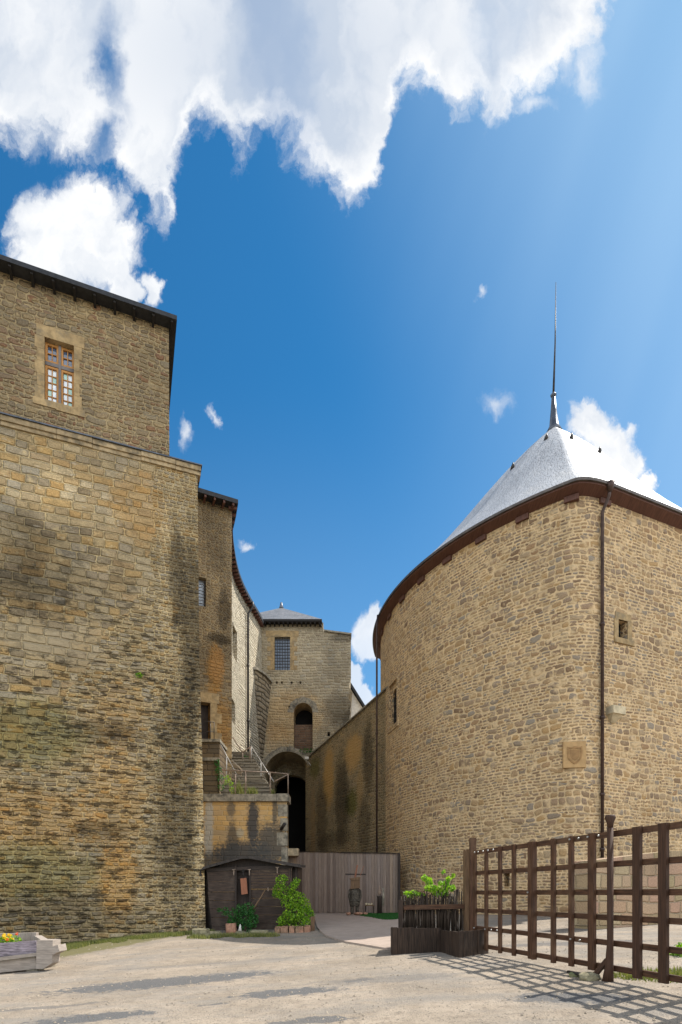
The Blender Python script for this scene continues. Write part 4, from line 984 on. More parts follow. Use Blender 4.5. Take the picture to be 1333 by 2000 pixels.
def tower():
    root = empty('round_tower', (TC.x, TC.y, 0), 'broad rubble stone tower with curved wall and glare-whitened slate roof tipped by a thin spire', 'tower')
    L = tower_line(); bm = NB(); l = uvl(bm)
    n = len(L); us = [0.]
    for i in range(n): us.append(us[-1]+(L[(i+1) % n]-L[i]).length)
    zb, zt = -1., ZE-.1
    A = [bm.verts.new((p.x, p.y, zb)) for p in L]; B = [bm.verts.new((p.x, p.y, zt)) for p in L]
    for i in range(n):
        j = (i+1) % n; f = bm.faces.new([A[i], A[j], B[j], B[i]])
        for lp, q in zip(f.loops, [(us[i], zb), (us[i+1], zb), (us[i+1], zt), (us[i], zt)]): lp[l].uv = q
    bm.faces.new(A[::-1]); bm.faces.new(B)
    w = link('wall', bm, M['tower'], root)
    def cutter(px, y0, y1, halfw, dep, arched=False):
        p, t = near_tower(px); nr = Vector((t.y, -t.x)); z0, z1 = Z(y1, p.y), Z(y0, p.y); c = NB(); 
        prof = [(-halfw, z0), (halfw, z0), (halfw, z1)]
        if arched: prof = arch(-halfw, halfw, z0, z1-halfw, 8)
        else: prof.append((-halfw, z1))
        fr_, bk_ = [], []
        for (s, z) in prof:
            q = p+t*s; fr_.append(c.verts.new((*(q+nr*.8), z))); bk_.append(c.verts.new((*(q-nr*dep), z)))
        c.faces.new(fr_); c.faces.new(bk_[::-1]); m = len(prof)
        for i in range(m): c.faces.new([fr_[i], bk_[i], bk_[(i+1) % m], fr_[(i+1) % m]])
        for f in c.faces: boxuv(c, f)
        return c, p, t, nr, z0, z1
    ca = cutter(1217, 1212, 1248, .24, .38); cb = cutter(768, 1334, 1418, .66, .10); cb2 = cutter(769, 1345, 1416, .54, .24, True); cs1 = cutter(990, 1706, 1732, .13, .4); cs2 = cutter(1131, 1742, 1776, .14, .4)
    boolcut(w, [ca[0], cb[0], cb2[0], cs1[0], cs2[0]])
    def fr_of(c): return Frame(c[1], c[2])
    # square window
    f = fr_of(ca); z0, z1 = ca[4], ca[5]; bm = NB(); fbox(bm, f, -.235, .235, z0+.005, z1-.005, -.375, -.30); wn = link('window', bm, M['black'], root)
    bm = NB()
    fbox(bm, f, -.45, -.242, z0+.0, z1-.003, -.05, .03); fbox(bm, f, .242, .47, z0+.0, z1-.003, -.05, .03); fbox(bm, f, -.40, .42, z1, z1+.26, -.05, .03); fbox(bm, f, -.45, .55, z0-.20, z0-.003, -.05, .06)
    link('surround', bm, M['ashlar'], wn)
    bm = NB(); fbox(bm, f, -.012, .012, z0, z1, -.22, -.20); fbox(bm, f, -.23, .23, (z0+z1)/2-.012, (z0+z1)/2+.012, -.195, -.18); split('bar', bm, M['iron'], wn)
    # arched window
    f = fr_of(cb2); z0, z1 = cb2[4], cb2[5]; bm = NB(); P_ = arch(-.53, .53, z0+.005, z1-.545, 8); bm.faces.new([bm.verts.new(f.w(a, b_, -.21)) for a, b_ in P_]); wn = link('window', bm, M['black'], root)
    bm = NB(); fbox(bm, f, -.015, .015, z0, z1-.1, -.17, -.15)
    for k in range(1, 5): q = z0+(z1-z0)*k/5; fbox(bm, f, -.48, .48, q-.015, q+.015, -.148, -.135)
    split('bar', bm, M['iron'], wn)
    f = fr_of(cb); bm = NB(); z0, z1 = cb[4], cb[5]
    fbox(bm, f, -.75, -.63, z0, z1+.1, -.2, .02); fbox(bm, f, -.62, .68, z1+.003, z1+.32, -.2, .03); fbox(bm, f, .63, .85, z0, z1, -.2, .02); fbox(bm, f, -.75, .85, z0-.22, z0-.003, -.2, .05)
    link('surround', bm, M['tower'], wn)
    # shield plaque
    p, t = near_tower(1122.5); f = Frame(p, t); z0, z1 = Z(1500, p.y), Z(1449, p.y); hw = .39
    bm = NB(); fbox(bm, f, -hw, hw, z0, z1, -.3, .05); pq = link('shield_plaque', bm, M['plaque'], root)
    bm = NB()
    def sh(k, ox=0.):
        s = [(-.23, .26), (-.12, .235), (0, .275), (.12, .235), (.23, .26), (.235, .02), (.20, -.14), (.11, -.25), (0, -.32), (-.11, -.25), (-.20, -.14), (-.235, .02)]
        return [(a*k, b_*k+(z0+z1)/2) for a, b_ in s]
    o_, i_ = sh(1.1), sh(.86)
    for k in range(12):
        j = (k+1) % 12
        hexa(bm, [f.w(*o_[k], .045), f.w(*o_[j], .045), f.w(*i_[j], .045), f.w(*i_[k], .045), f.w(*o_[k], .078), f.w(*o_[j], .078), f.w(*i_[j], .078), f.w(*i_[k], .078)])
    bm.faces.new([bm.verts.new(f.w(a, b_, .062)) for a, b_ in sh(.72)])
    link('shield_moulding', bm, M['plaque_dark'], pq)
    # stone corbel
    p, t = near_tower(1196); f = Frame(p, t); zq = Z(1384, p.y); zl = Z(1400, p.y)
    bm = NB(); fbox(bm, f, -.31, .31, zl+.02, zq, -.2, .34)
    hexa(bm, [f.w(-.10, zl-.24, .05), f.w(.10, zl-.24, .05), f.w(.10, zl-.24, -.2), f.w(-.10, zl-.24, -.2), f.w(-.27, zl+.018, .28), f.w(.27, zl+.018, .28), f.w(.27, zl+.018, -.2), f.w(-.27, zl+.018, -.2)])
    link('corbel', bm, M['palestone'], root)
    # soffit and fascia
    LI = tower_line(-.1); LO = tower_line(.40); LG = tower_line(.47)
    def band(inner, outer, z0, z1, name, mat, par, z0i=None):
        bm = NB(); m = len(inner); l = uvl(bm); s = 0
        for i in range(m):
            j = (i+1) % m
            c = [(*outer[i], z0), (*outer[j], z0), (*inner[j], z0i if z0i is not None else z0), (*inner[i], z0i if z0i is not None else z0), (*outer[i], z1), (*outer[j], z1), (*inner[j], z1), (*inner[i], z1)]
            hexa(bm, c, off=(0, 0))
        bmesh.ops.remove_doubles(bm, verts=bm.verts, dist=.0005)
        return link(name, bm, mat, par)
    band(LI, LO, ZE-.16, ZE-.02, 'soffit', M['soffit'], root, z0i=ZE-.34)
    band(LO, LG, ZE-.10, ZE+.0, 'gutter', M['gutter'], root)
    # rafter feet blocks under the soffit
    bm = NB(); s = 0; acc = 0
    for i in range(0, 72, 7):
        if i+1 < len(L):
            p, q = L[i], L[i+1]; t = (q-p).normalized(); nr = Vector((t.y, -t.x)); f = Frame(p, t); fbox(bm, f, 0, .5, ZE-.50, ZE-.30, -.1, .10)
    split('rafter_block', bm, M['soffit'], root)
    # roof: facets from eave to apex with a slight swell
    ap = P(1083, 832, 27.0); RE = tower_line(.46); sl = masonry('glare_pale_slate', ('course', .13, .15), None, [(.36, .37, .39), (.44, .45, .47), (.40, .41, .43), (.50, .50, .51), (.32, .33, .35)],  # slate colours raised to paint in the white glare of the roof
        mortar=(.13, .13, .14), mw=.016, jag=.3, relief=.004, weather=.45, rough=.50, pit=.2)
    sl.node_tree.nodes['Principled BSDF'].inputs['Specular IOR Level'].default_value = .8
    bm = NB(); l = uvl(bm); K = 12; m = len(RE); u = 0; rows = []
    z0 = ZE-.0
    for i in range(m):
        rows.append([])
        for k in range(K+1):
            s = k/K*.985; z = z0+(ap.z-z0)*(s-.024*math.sin(2*math.pi*s)); q = RE[i].lerp(ap.xy, s); rows[-1].append(bm.verts.new((q.x, q.y, z)))
    for i in range(m):
        j = (i+1) % m; du = (RE[j]-RE[i]).length; hl = (RE[i]-ap.xy).length*1.35
        # subdivide long straight sides is unnecessary: the swell is uniform along them
        for k in range(K):
            f = bm.faces.new([rows[i][k], rows[j][k], rows[j][k+1], rows[i][k+1]]); w0, w1 = 1-k/K, 1-(k+1)/K
            f.smooth = i < 62
            um = u+du/2
            for lp, q in zip(f.loops, [(um-du/2*w0, hl*k/K), (um+du/2*w0, hl*k/K), (um+du/2*w1, hl*(k+1)/K), (um-du/2*w1, hl*(k+1)/K)]): lp[l].uv = q
        u += du
    ro = link('roof', bm, sl, root)
    for (px, py, dd) in ((1068, 858, 25.2), (1117, 857, 25.4), (1172, 884, 24.7), (998, 906, 25.6)):
        q = P(px, py, dd)
        # drop onto the roof along the view ray
        from mathutils.bvhtree import BVHTree
        bv = BVHTree.FromPolygons([tuple(v.co+root.location) for v in ro.data.vertices], [tuple(p_.vertices) for p_ in ro.data.polygons])
        o_ = Vector((0, 0, EYE)); h = bv.ray_cast(o_, (q-o_).normalized())
        if h[0] is None:
            h = bv.find_nearest(q)
        c = h[0]; bm = NB(); tube(bm, [c+Vector((0, .1, -.05)), c+Vector((0, -.02, .10)), c+Vector((.0, -.05, .24))], [.11, .08, .015], 6); link('roof_vent', bm, M['iron'], ro)
    # spire: lead cone, collar, rod
    bm = NB(); seg = 8; a = ap-Vector((0, 0, .32))
    tube(bm, [a+Vector((0, 0, -.05)), a+Vector((0, 0, .30)), a+Vector((-.02, 0, 1.0)), a+Vector((-.03, 0, 1.78))], [.40, .23, .15, .09], 8)
    tube(bm, [a+Vector((-.03, 0, 1.70)), a+Vector((-.03, 0, 1.80)), a+Vector((-.03, 0, 1.92))], [.10, .15, .06], 8)
    sp = link('spire', bm, M['lead'], root)
    bm = NB(); tp = P(1086.5, 551, 27.0); tube(bm, [a+Vector((-.03, 0, 1.85)), a.lerp(tp, .6), tp], [.055, .035, .012], 6); link('rod', bm, M['iron'], sp)
    # drainpipes
    p, t = near_tower(1173, .0); nr = Vector((t.y, -t.x)); q = p+nr*.10; qo = p+nr*.46
    bm = NB(); tube(bm, [(*qo, ZE-.06), (*(p+nr*.40), ZE-.45), (*q, ZE-.85), (*q, gz(q.x, q.y)-.1)], .06, 10)
    for zz in (3.2, 5.2, 8.0, 11.4): tube(bm, [(*q, zz), (*q, zz+.10)], .085, 10)
    tube(bm, [(*qo, ZE-.02), (*qo, ZE-.16), (*(p+nr*.43), ZE-.34)], [.16, .13, .07], 10)
    link('drainpipe', bm, M['pipe'], root)
    bm = NB(); x_ = X(736.5, 29.6); tube(bm, [(x_+.05, 29.6, ZE-.1), (x_, 29.6, ZE-.8), (x_, 29.6, .6)], .05, 8)
    for zz in (4, 7, 10): tube(bm, [(x_, 29.6, zz), (x_, 29.6, zz+.1)], .07, 8)
    link('drainpipe', bm, M['pipe'], root)
    return us
tower()
def plinth():
    # rough pinkish block wall standing before the tower on the right of the gate
    O = (X(1163, 15.2), 15.2); fr = Frame(O, (2530, 1100))
    root = empty('block_wall', (O[0], O[1], 0), 'low wall of large pinkish stone blocks behind the right half of the wooden gate', 'wall')
    mat = masonry('pink_block_masonry', ('course', .36, .52), None, [(.42, .30, .18), (.46, .29, .20), (.34, .26, .14), (.46, .36, .22), (.43, .28, .19), (.38, .30, .17)], mortar=(.42, .32, .20), mw=.014, jag=.5, relief=.04, weather=.4, pit=.7)
    g0 = gz(*O)-.4; top = Z(1672, 15.2)
    bm = NB(); zz = g0; r = random.Random(5)
    wall('wall', fr, [(0, g0), (9, g0), (9, top+.3), (3, top+.22), (1.2, top+.02), (0, top-.12)], [], .8, mat, root)
plinth()

# ------------------------------------------------------------------ palisade of upright boards
def palisade():
    A, B = Vector((X(563, 28.6), 28.6)), Vector((X(779, 26.6), 26.6)); fr = Frame(A, B-A); L = (B-A).length
    root = empty('board_fence', (A.x, A.y, gz(A.x, A.y)), 'tall grey-brown fence of upright boards closing the gap between terrace and round tower', 'fence')
    m, g, b = newmat('weathered_board'); uv = g.n('ShaderNodeUVMap'); uv.uv_map = 'UVMap'; u, v, _ = g.sep(uv.outputs[0])
    bn = g.m('FLOOR', g.div(u, 1.)); rr = g.white(g.xyz(bn, 3., 0.)); gr = g.noise(g.xyz(g.mul(u, 26), g.mul(v, 1.4), bn), 1.4, 5, .65)
    c = g.ramp(rr, [(0, (.26, .20, .155)), (.3, (.35, .275, .22)), (.6, (.20, .15, .12)), (.8, (.31, .25, .21)), (1, (.42, .31, .21))]); c = g.mix(g.step(gr, .35, .68), g.mix(1., c, (.55, .5, .48), 'MULTIPLY'), c)
    g.c(c, b.inputs['Base Color']); b.inputs['Roughness'].default_value = .85; bump(g, b, gr, .006)
    bm = NB(); l = uvl(bm); t = 0; k = 0
    while t < L:
        w = random.uniform(.125, .175); x = fr.w(t, 0); z0 = gz(x.x, x.y)+random.uniform(-.02, .04); _, zt = EYE, 0
        zt = Z(1664.5+3.5*t/L, x.y)+random.uniform(-.025, .012)
        o = random.uniform(0, .02); c = [fr.w(t+.008, z0, o), fr.w(t+w-.008, z0, o), fr.w(t+w-.008, z0, o-.035), fr.w(t+.004, z0, o-.035), fr.w(t+.004, zt, o), fr.w(t+w-.004, zt+random.uniform(-.01, .01), o), fr.w(t+w-.004, zt, o-.035), fr.w(t+.004, zt, o-.035)]
        vs = [bm.verts.new(q) for q in c]
        for ix in ((0, 3, 2, 1), (4, 5, 6, 7), (0, 1, 5, 4), (1, 2, 6, 5), (2, 3, 7, 6), (3, 0, 4, 7)):
            f = bm.faces.new([vs[i] for i in ix])
            for lp in f.loops: lp[l].uv = (k+.1+(lp.vert.co-c[0]).dot(fr.d)*4, lp.vert.co.z)
        t += w; k += 1
    link('boards', bm, m, root)
    bm = NB()
    for zz in (.35, 1.4, 2.45):
        a, c = fr.w(0, gz(A.x, A.y)+zz, -.08), fr.w(L, gz(B.x, B.y)+zz, -.08); beam(bm, a, c, .07, .1)
    link('back_rail', bm, m, root)
    bm = NB(); zt = Z(1667, 27.6)
    beam(bm, fr.w(L*.5, Z(1666, 27.6)+.02, .03), fr.w(L+.06, Z(1668.5, 26.6)+.03, .03), .1, .04)
    beam(bm, fr.w(.35, Z(1663.5, 28.4)+.02, .03), fr.w(L*.5-.01, Z(1665, 27.6)+.0, .03), .07, .025)
    link('top_strip', bm, M['hutv'], root)
    bm = NB(); q = fr.w(L+.0, 0); beam(bm, fr.w(L+.03, gz(q.x, q.y)-.1, .03), fr.w(L+.03, Z(1668, 26.6), .03), .12, .14); link('post', bm, M['hutv'], root)
    bm = NB(); c = P(572, 1662, 28.4); box(bm, (X(563, 28.3), 28.0, Z(1672, 28.2)), (X(584, 28.3), 28.55, Z(1658, 28.2))); bmesh.ops.bevel(bm, geom=bm.edges[:], offset=.04, segments=1)
    o = link('cap_stone', bm, M['palestone']); o.parent = root; o.data.transform(Matrix.Translation(-root.location))
palisade()

# ------------------------------------------------------------------ wooden hut
def hut():
    d = 20.2
    g0 = gz(X(480, d), d)
    root = empty('wooden_hut', (X(490, d), d, g0), 'dark plank hut with low curved roof leaning against the ochre terrace block', 'hut')
    zb = g0-.1
    # board panels, each slightly skewed
    def quad(name, px, mat, o=0., th=.04, par=root, dd=d):
        bm = NB(); c = [P(x, y, dd-o) for x, y in px]   # bl, br, tr, tl
        hexa(bm, [c[0], c[1], c[1]+Vector((0, th, 0)), c[0]+Vector((0, th, 0)), c[3], c[2], c[2]+Vector((0, th, 0)), c[3]+Vector((0, th, 0))])
        return link(name, bm, mat, par)
    bm = NB()
    def boards(x0b, x1b, x0t, x1t, yb, yt, n, o):
        for k in range(n):
            f0, f1 = k/n, (k+1)/n-.008
            a = [(x0b+(x0t-x0b)*f0, yb+(yt-yb)*f0), (x1b+(x1t-x1b)*f0, yb+(yt-yb)*f0), (x1b+(x1t-x1b)*f1, yb+(yt-yb)*f1), (x0b+(x0t-x0b)*f1, yb+(yt-yb)*f1)]
            oo = o+random.uniform(0, .02); c = [P(x, y, d-oo) for x, y in a]; t = Vector((0, .05, 0))
            hexa(bm, [c[0], c[1], c[1]+t, c[0]+t, c[3], c[2], c[2]+t, c[3]+t])
    boards(416, 462, 406, 461, 1826, 1742, 5, .02); boards(407.5, 461, 404.5, 460, 1742, 1702, 2, .06)
    boards(491, 568, 490, 570, 1820, 1738, 5, .02); boards(490, 566, 489, 565, 1736, 1696, 7, .08)
    link('wall', bm, M['hut'], root)
    bm = NB()
    for a in ([(462, 1824), (491, 1822), (490, 1690), (461, 1695)],): 
        c = [P(x, y, d+.12) for x, y in a]; t = Vector((0, .05, 0)); hexa(bm, [c[0], c[1], c[1]+t, c[0]+t, c[3], c[2], c[2]+t, c[3]+t])
    for (x, w) in ((461.5, 3.), (489.5, 3.), (568, 2.6), (579, 2.)):
        beam(bm, P(x, 1826, d-.06), P(x-.5, 1692, d-.06), w/F*d, .09)
    beam(bm, P(404, 1700, d-.05), P(572, 1693, d-.05), .09, .12)
    c = [P(x, y, d+.2) for x, y in [(570, 1820), (583, 1818), (582, 1692), (570, 1692)]]; t = Vector((0, .05, 0)); hexa(bm, [c[0], c[1], c[1]+t, c[0]+t, c[3], c[2], c[2]+t, c[3]+t])
    for yy in (1700, 1708, 1716): beam(bm, P(464, yy, d+.08), P(488, yy-1, d+.08), .03, .05)
    # gable boards
    c = [P(x, y, d+.05) for x, y in [(404, 1701), (572, 1694), (500, 1679), (468, 1678)]]; hexa(bm, [c[0], c[1], c[1]+t, c[0]+t, c[3], c[2], c[2]+t, c[3]+t])
    link('timber_frame', bm, M['hutv'], root)
    # left side cover
    bm = NB(); pf = [(391, 1700), (391, 1760), (394, 1806), (412, 1824), (414, 1824)]; 
    for (x0, y0), (x1, y1) in zip(pf, pf[1:]): pass
    c = [P(394, 1815, d+.6), P(415, 1826, d-.02), P(405, 1700, d-.02), P(390, 1703, d+.6)]
    face(bm, c); face(bm, [c[0]+Vector((0, .06, 0)), c[3]+Vector((0, .06, 0)), c[2]+Vector((0, .06, 0)), c[1]+Vector((0, .06, 0))])
    face(bm, [c[0], c[3], c[3]+Vector((0, 2, 0)), c[0]+Vector((0, 2, 0))])
    for q0, q1 in ((0, 1), (1, 2), (2, 3), (3, 0)): face(bm, [c[q0], c[q1], c[q1]+Vector((0, .06, 0)), c[q0]+Vector((0, .06, 0))])
    link('side_panel', bm, M['hutroof'], root)
    c = [P(583, 1818, d+.25), P(583, 1692, d+.25)]; bm = NB(); t2 = Vector((0, 2.0, 0)); hexa(bm, [c[0]-Vector((.05, 0, 0)), c[0], c[0]+t2, c[0]+t2-Vector((.05, 0, 0)), c[1]-Vector((.05, 0, 0)), c[1], c[1]+t2, c[1]+t2-Vector((.05, 0, 0))]); link('end_wall', bm, M['hut'], root)
    # roof sheet
    prof = [(389.5, 1712), (391, 1700), (397, 1693.5), (408, 1690), (430, 1684), (455, 1677), (472, 1672.5), (488, 1672.5), (510, 1676.5), (540, 1681.5), (565, 1686), (588, 1690)]
    bm = NB(); th = .09
    for (a, b_) in zip(prof, prof[1:]):
        p, q = P(*a, d-.35), P(*b_, d-.35); p2, q2 = p+Vector((0, 2.6, .12)), q+Vector((0, 2.6, .12)); u = Vector((0, 0, -th))
        if a[0] < 392: u = Vector((.06, 0, 0))
        uq = Vector((0, 0, -th))
        hexa(bm, [p+u, q+uq, q2+uq, p2+u, p, q, q2, p2])
    bmesh.ops.remove_doubles(bm, verts=bm.verts, dist=.001)
    link('roof', bm, M['hutroof'], root)
    bm = NB()
    for (x, y) in ((457, 1699), (487.5, 1699), (542, 1695)):
        beam(bm, P(x, y, d-.16), P(x, y+11, d-.16), .035, .03); beam(bm, P(x-3, y, d-.17), P(x+3, y-.5, d-.17), .03, .03)
    beam(bm, P(524, 1734, d-.16), P(524, 1741, d-.16), .03, .03)
    split('hinge', bm, M['rust'], root)
    # hanging plaque (blank red-brown board) on a thin chain
    s = empty('hanging_board', P(477, 1748, d-.12), 'small blank red-brown board hung on a chain from the dark hut', 'board')
    bm = NB(); c = [P(472, 1748, d-.12), P(484, 1746, d-.12), P(481.5, 1715, d-.12), P(469.5, 1716.5, d-.12)]; t = Vector((0, .03, 0)); hexa(bm, [c[0], c[1], c[1]+t, c[0]+t, c[3], c[2], c[2]+t, c[3]+t]); link('board', bm, M['sign'], s)
    bm = NB(); tube(bm, [P(476, 1716, d-.12), P(475, 1698, d-.10)], .012, 5); tube(bm, [P(475, 1702, d-.14), P(475, 1701, d-.10)], .05, 8); link('chain', bm, M['iron'], s)
    # curved bent branch leaning on the hut
    bm = NB(); tube(bm, [P(492, 1782, d-.4), P(500, 1768, d-.38), P(511, 1751, d-.3), P(516, 1742, d-.22), P(520, 1736.5, d-.16)], [.03, .03, .028, .022, .018], 6)
    o = link('bent_branch', bm, M['post'] ); tag(o, 'curved bare branch leaning across the right half of the dark hut', 'branch')
    # little board fence post at the right bottom
    bm = NB(); z_ = gz(X(612, 19.2), 19.2)
    box(bm, (X(607, 19.2), 19.2, z_-.1), (X(615, 19.2), 19.3, Z(1791, 19.2))); bmesh.ops.bevel(bm, geom=bm.edges[:], offset=.012, segments=1)
    o = link('wooden_stake', bm, M['post']); tag(o, 'short flat grey stake at the right end of the reddish edging stones', 'stake')
hut()

# ------------------------------------------------------------------ foliage helpers
def leaves(bm, c, r, n, size, squash=(1, 1, 1), rng=random, shell=.35, droop=.2):
    l = uvl(bm)
    for _ in range(n):
        v = Vector((rng.gauss(0, 1), rng.gauss(0, 1), rng.gauss(0, 1))).normalized()*((shell+(1-shell)*rng.random())**.6)
        p = Vector(c)+Vector((v.x*r*squash[0], v.y*r*squash[1], v.z*r*squash[2]))
        s = size*rng.uniform(.6, 1.3); nrm = (v*.5+Vector((rng.uniform(-1, 1), rng.uniform(-1, 1), rng.uniform(-.2, 1)))).normalized()
        a = nrm.orthogonal().normalized(); a.rotate(__import__('mathutils').Quaternion(nrm, rng.uniform(0, 6.28))); b_ = nrm.cross(a)
        q = [p-a*s*.5, p-a*s*.15+b_*s*.34, p+a*s*.5-nrm*s*droop, p-a*s*.15-b_*s*.34]
        vs = [bm.verts.new(x) for x in q]; bm.faces.new(vs)
M['leaf_bright'] = leafmat('bright_green_leaf', (.05, .15, .010), (.33, .50, .03), .45)
M['leaf_dark'] = leafmat('deep_green_leaf', (.018, .085, .018), (.05, .17, .03), .3)
M['leaf_box'] = leafmat('fresh_planter_leaf', (.11, .26, .015), (.34, .50, .04), .45)
M['grass'] = leafmat('dry_grass_blade', (.10, .13, .03), (.27, .25, .09), .3)
M['lawn'] = leafmat('lawn_blade', (.012, .075, .012), (.03, .13, .02), .3)
M['yellow'] = leafmat('yellow_petal', (.70, .42, .02), (.85, .60, .03), .3)
M['red'] = leafmat('red_petal', (.55, .05, .01), (.80, .16, .02), .3)
def plant(name, label, cat, loc, clumps, mat, stems, stemr=.02, size=.08, leafn=1.):
    root = empty(name, loc, label, cat); bm = NB()
    for (c, r, n, sq) in clumps: leaves(bm, c, r, int(n*leafn), size, sq)
    link('foliage', bm, mat, root, recalc=False); bm = NB()
    for s in stems: tube(bm, s, [stemr*(1-.6*i/(len(s)-1)) for i in range(len(s))], 5)
    link('stem', bm, M['bark'], root)
    return root
def hut_plants():
    d = 19.5
    # bright climber
    pts = [(550, 1722, 14, 90), (556, 1716, 8, 40), (545, 1738, 13, 90), (556, 1745, 16, 150), (563, 1762, 15, 150), (575, 1730, 9, 60), (580, 1722, 8, 40), (572, 1745, 10, 60), (585, 1755, 14, 140), (592, 1768, 16, 180), (575, 1782, 20, 240), (598, 1784, 17, 180), (562, 1794, 16, 170), (585, 1800, 18, 230), (607, 1786, 9, 60), (550, 1800, 9, 60), (600, 1802, 10, 90), (540, 1748, 8, 40), (548, 1812, 9, 60)]
    cl = [(P(x, y, d+random.uniform(-.25, .25)), r/F*d, n, (1, .9, 1)) for x, y, r, n in pts]
    b0 = P(572, 1822, d); plant('climbing_shrub', 'bright green climbing shrub at the right corner of the dark hut', 'shrub', b0, cl, M['leaf_bright'],
        [[b0, P(566, 1790, d), P(556, 1750, d), P(552, 1722, d)], [b0, P(580, 1780, d), P(572, 1745, d), P(579, 1724, d)], [b0, P(595, 1790, d), P(606, 1786, d)], [P(572, 1740, d), P(566, 1715, d), P(561, 1712, d)]], .03, .072, 1.7)
    pts = [(470, 1778, 13, 130), (485, 1775, 13, 130), (478, 1795, 17, 220), (492, 1800, 14, 170), (455, 1785, 13, 110), (440, 1780, 9, 50), (428, 1778, 5, 20), (490, 1782, 10, 90), (500, 1792, 6, 40), (465, 1800, 10, 90), (482, 1812, 14, 130), (452, 1798, 8, 60)]
    cl = [(P(x, y, d+random.uniform(-.15, .15)), r/F*d, n, (1, .9, 1)) for x, y, r, n in pts]
    b0 = P(478, 1826, d)
    plant('hut_bush', 'dark green rounded bush in front of the middle of the dark hut', 'shrub', b0, cl, M['leaf_dark'],
        [[b0, P(480, 1800, d), P(484, 1775, d), P(500, 1755, d)], [b0, P(465, 1795, d), P(440, 1779, d)], [b0, P(488, 1780, d), P(478, 1762, d)]], .025, .066, 1.5)
    # short wooden log / pot at left
    bm = NB(); b0 = P(453, 1830, 19.3); b0.z = gz(b0.x, b0.y)-.05; tube(bm, [b0, P(452, 1818, 19.3), P(451, 1804, 19.3)], [.20, .19, .18], 9)
    o = link('log_stump', bm, M['terra']); tag(o, 'upright pinkish log stump beside the dark green bush', 'stump')
    bm = NB(); b1 = P(469, 1820, 19.2); tube(bm, [b1, P(469.5, 1806, 19.2)], [.07, .015], 7); o = link('garden_cone', bm, M['white']); tag(o, 'small white cone standing by the foot of the dark green bush', 'cone')
    # edging stones
    spec = [(537, 548, 1830, 1812, 'M'), (548, 564, 1828, 1812, 'T'), (565, 576, 1829, 1811, 'T'), (577, 594, 1827, 1811, 'T'), (595, 607, 1826, 1810, 'T')]
    lab = ['mottled short edging stone furthest left under the climbing shrub', 'reddish edging stone under the left part of the climbing shrub', 'reddish narrow edging stone in the middle of the row under the climbing shrub',
           'long reddish edging stone right of the middle under the climbing shrub', 'reddish edging stone beside the short grey stake']
    for (a, b_, y0, y1, k), lb in zip(spec, lab):
        bm = NB(); dd = 18.9; z_ = gz(X(a, dd), dd); box(bm, (X(a, dd), dd, z_-.06), (X(b_, dd)-.02, dd+.28, Z(y1, dd)+.02)); bmesh.ops.bevel(bm, geom=bm.edges[:], offset=.04, segments=2)
        for v in bm.verts: v.co += Vector((random.uniform(-.012, .012), random.uniform(-.02, .02), random.uniform(-.015, .015)))
        o = link('edging_stone', bm, M['terra']); tag(o, lb, 'stone', 'edging stones under the climbing shrub')
    for (px, py, w, h, lb) in ((390, 1846, 30, 15, 'mossy block of stone at the left of the dark hut'), (415, 1840, 26, 10, 'flat mossy stone next to the leftmost mossy block'), (505, 1826, 34, 9, 'long low mossy stone between the bush and the climbing shrub'), (470, 1834, 26, 8, 'low mossy stone in front of the dark green bush')):
        dd = 18.4; x = X(px, dd); z_ = gz(x, dd); bm = NB(); ww, h_ = w/F*dd, h/F*dd
        box(bm, (x-ww/2, dd, z_-.1), (x+ww/2, dd+.4, z_+h_)); bmesh.ops.bevel(bm, geom=bm.edges[:], offset=.05, segments=2)
        for v in bm.verts: v.co += Vector((random.uniform(-.03, .03), random.uniform(-.03, .03), random.uniform(-.03, .03)))
        o = link('mossy_stone', bm, M['mossy']); tag(o, lb, 'stone')
hut_plants()

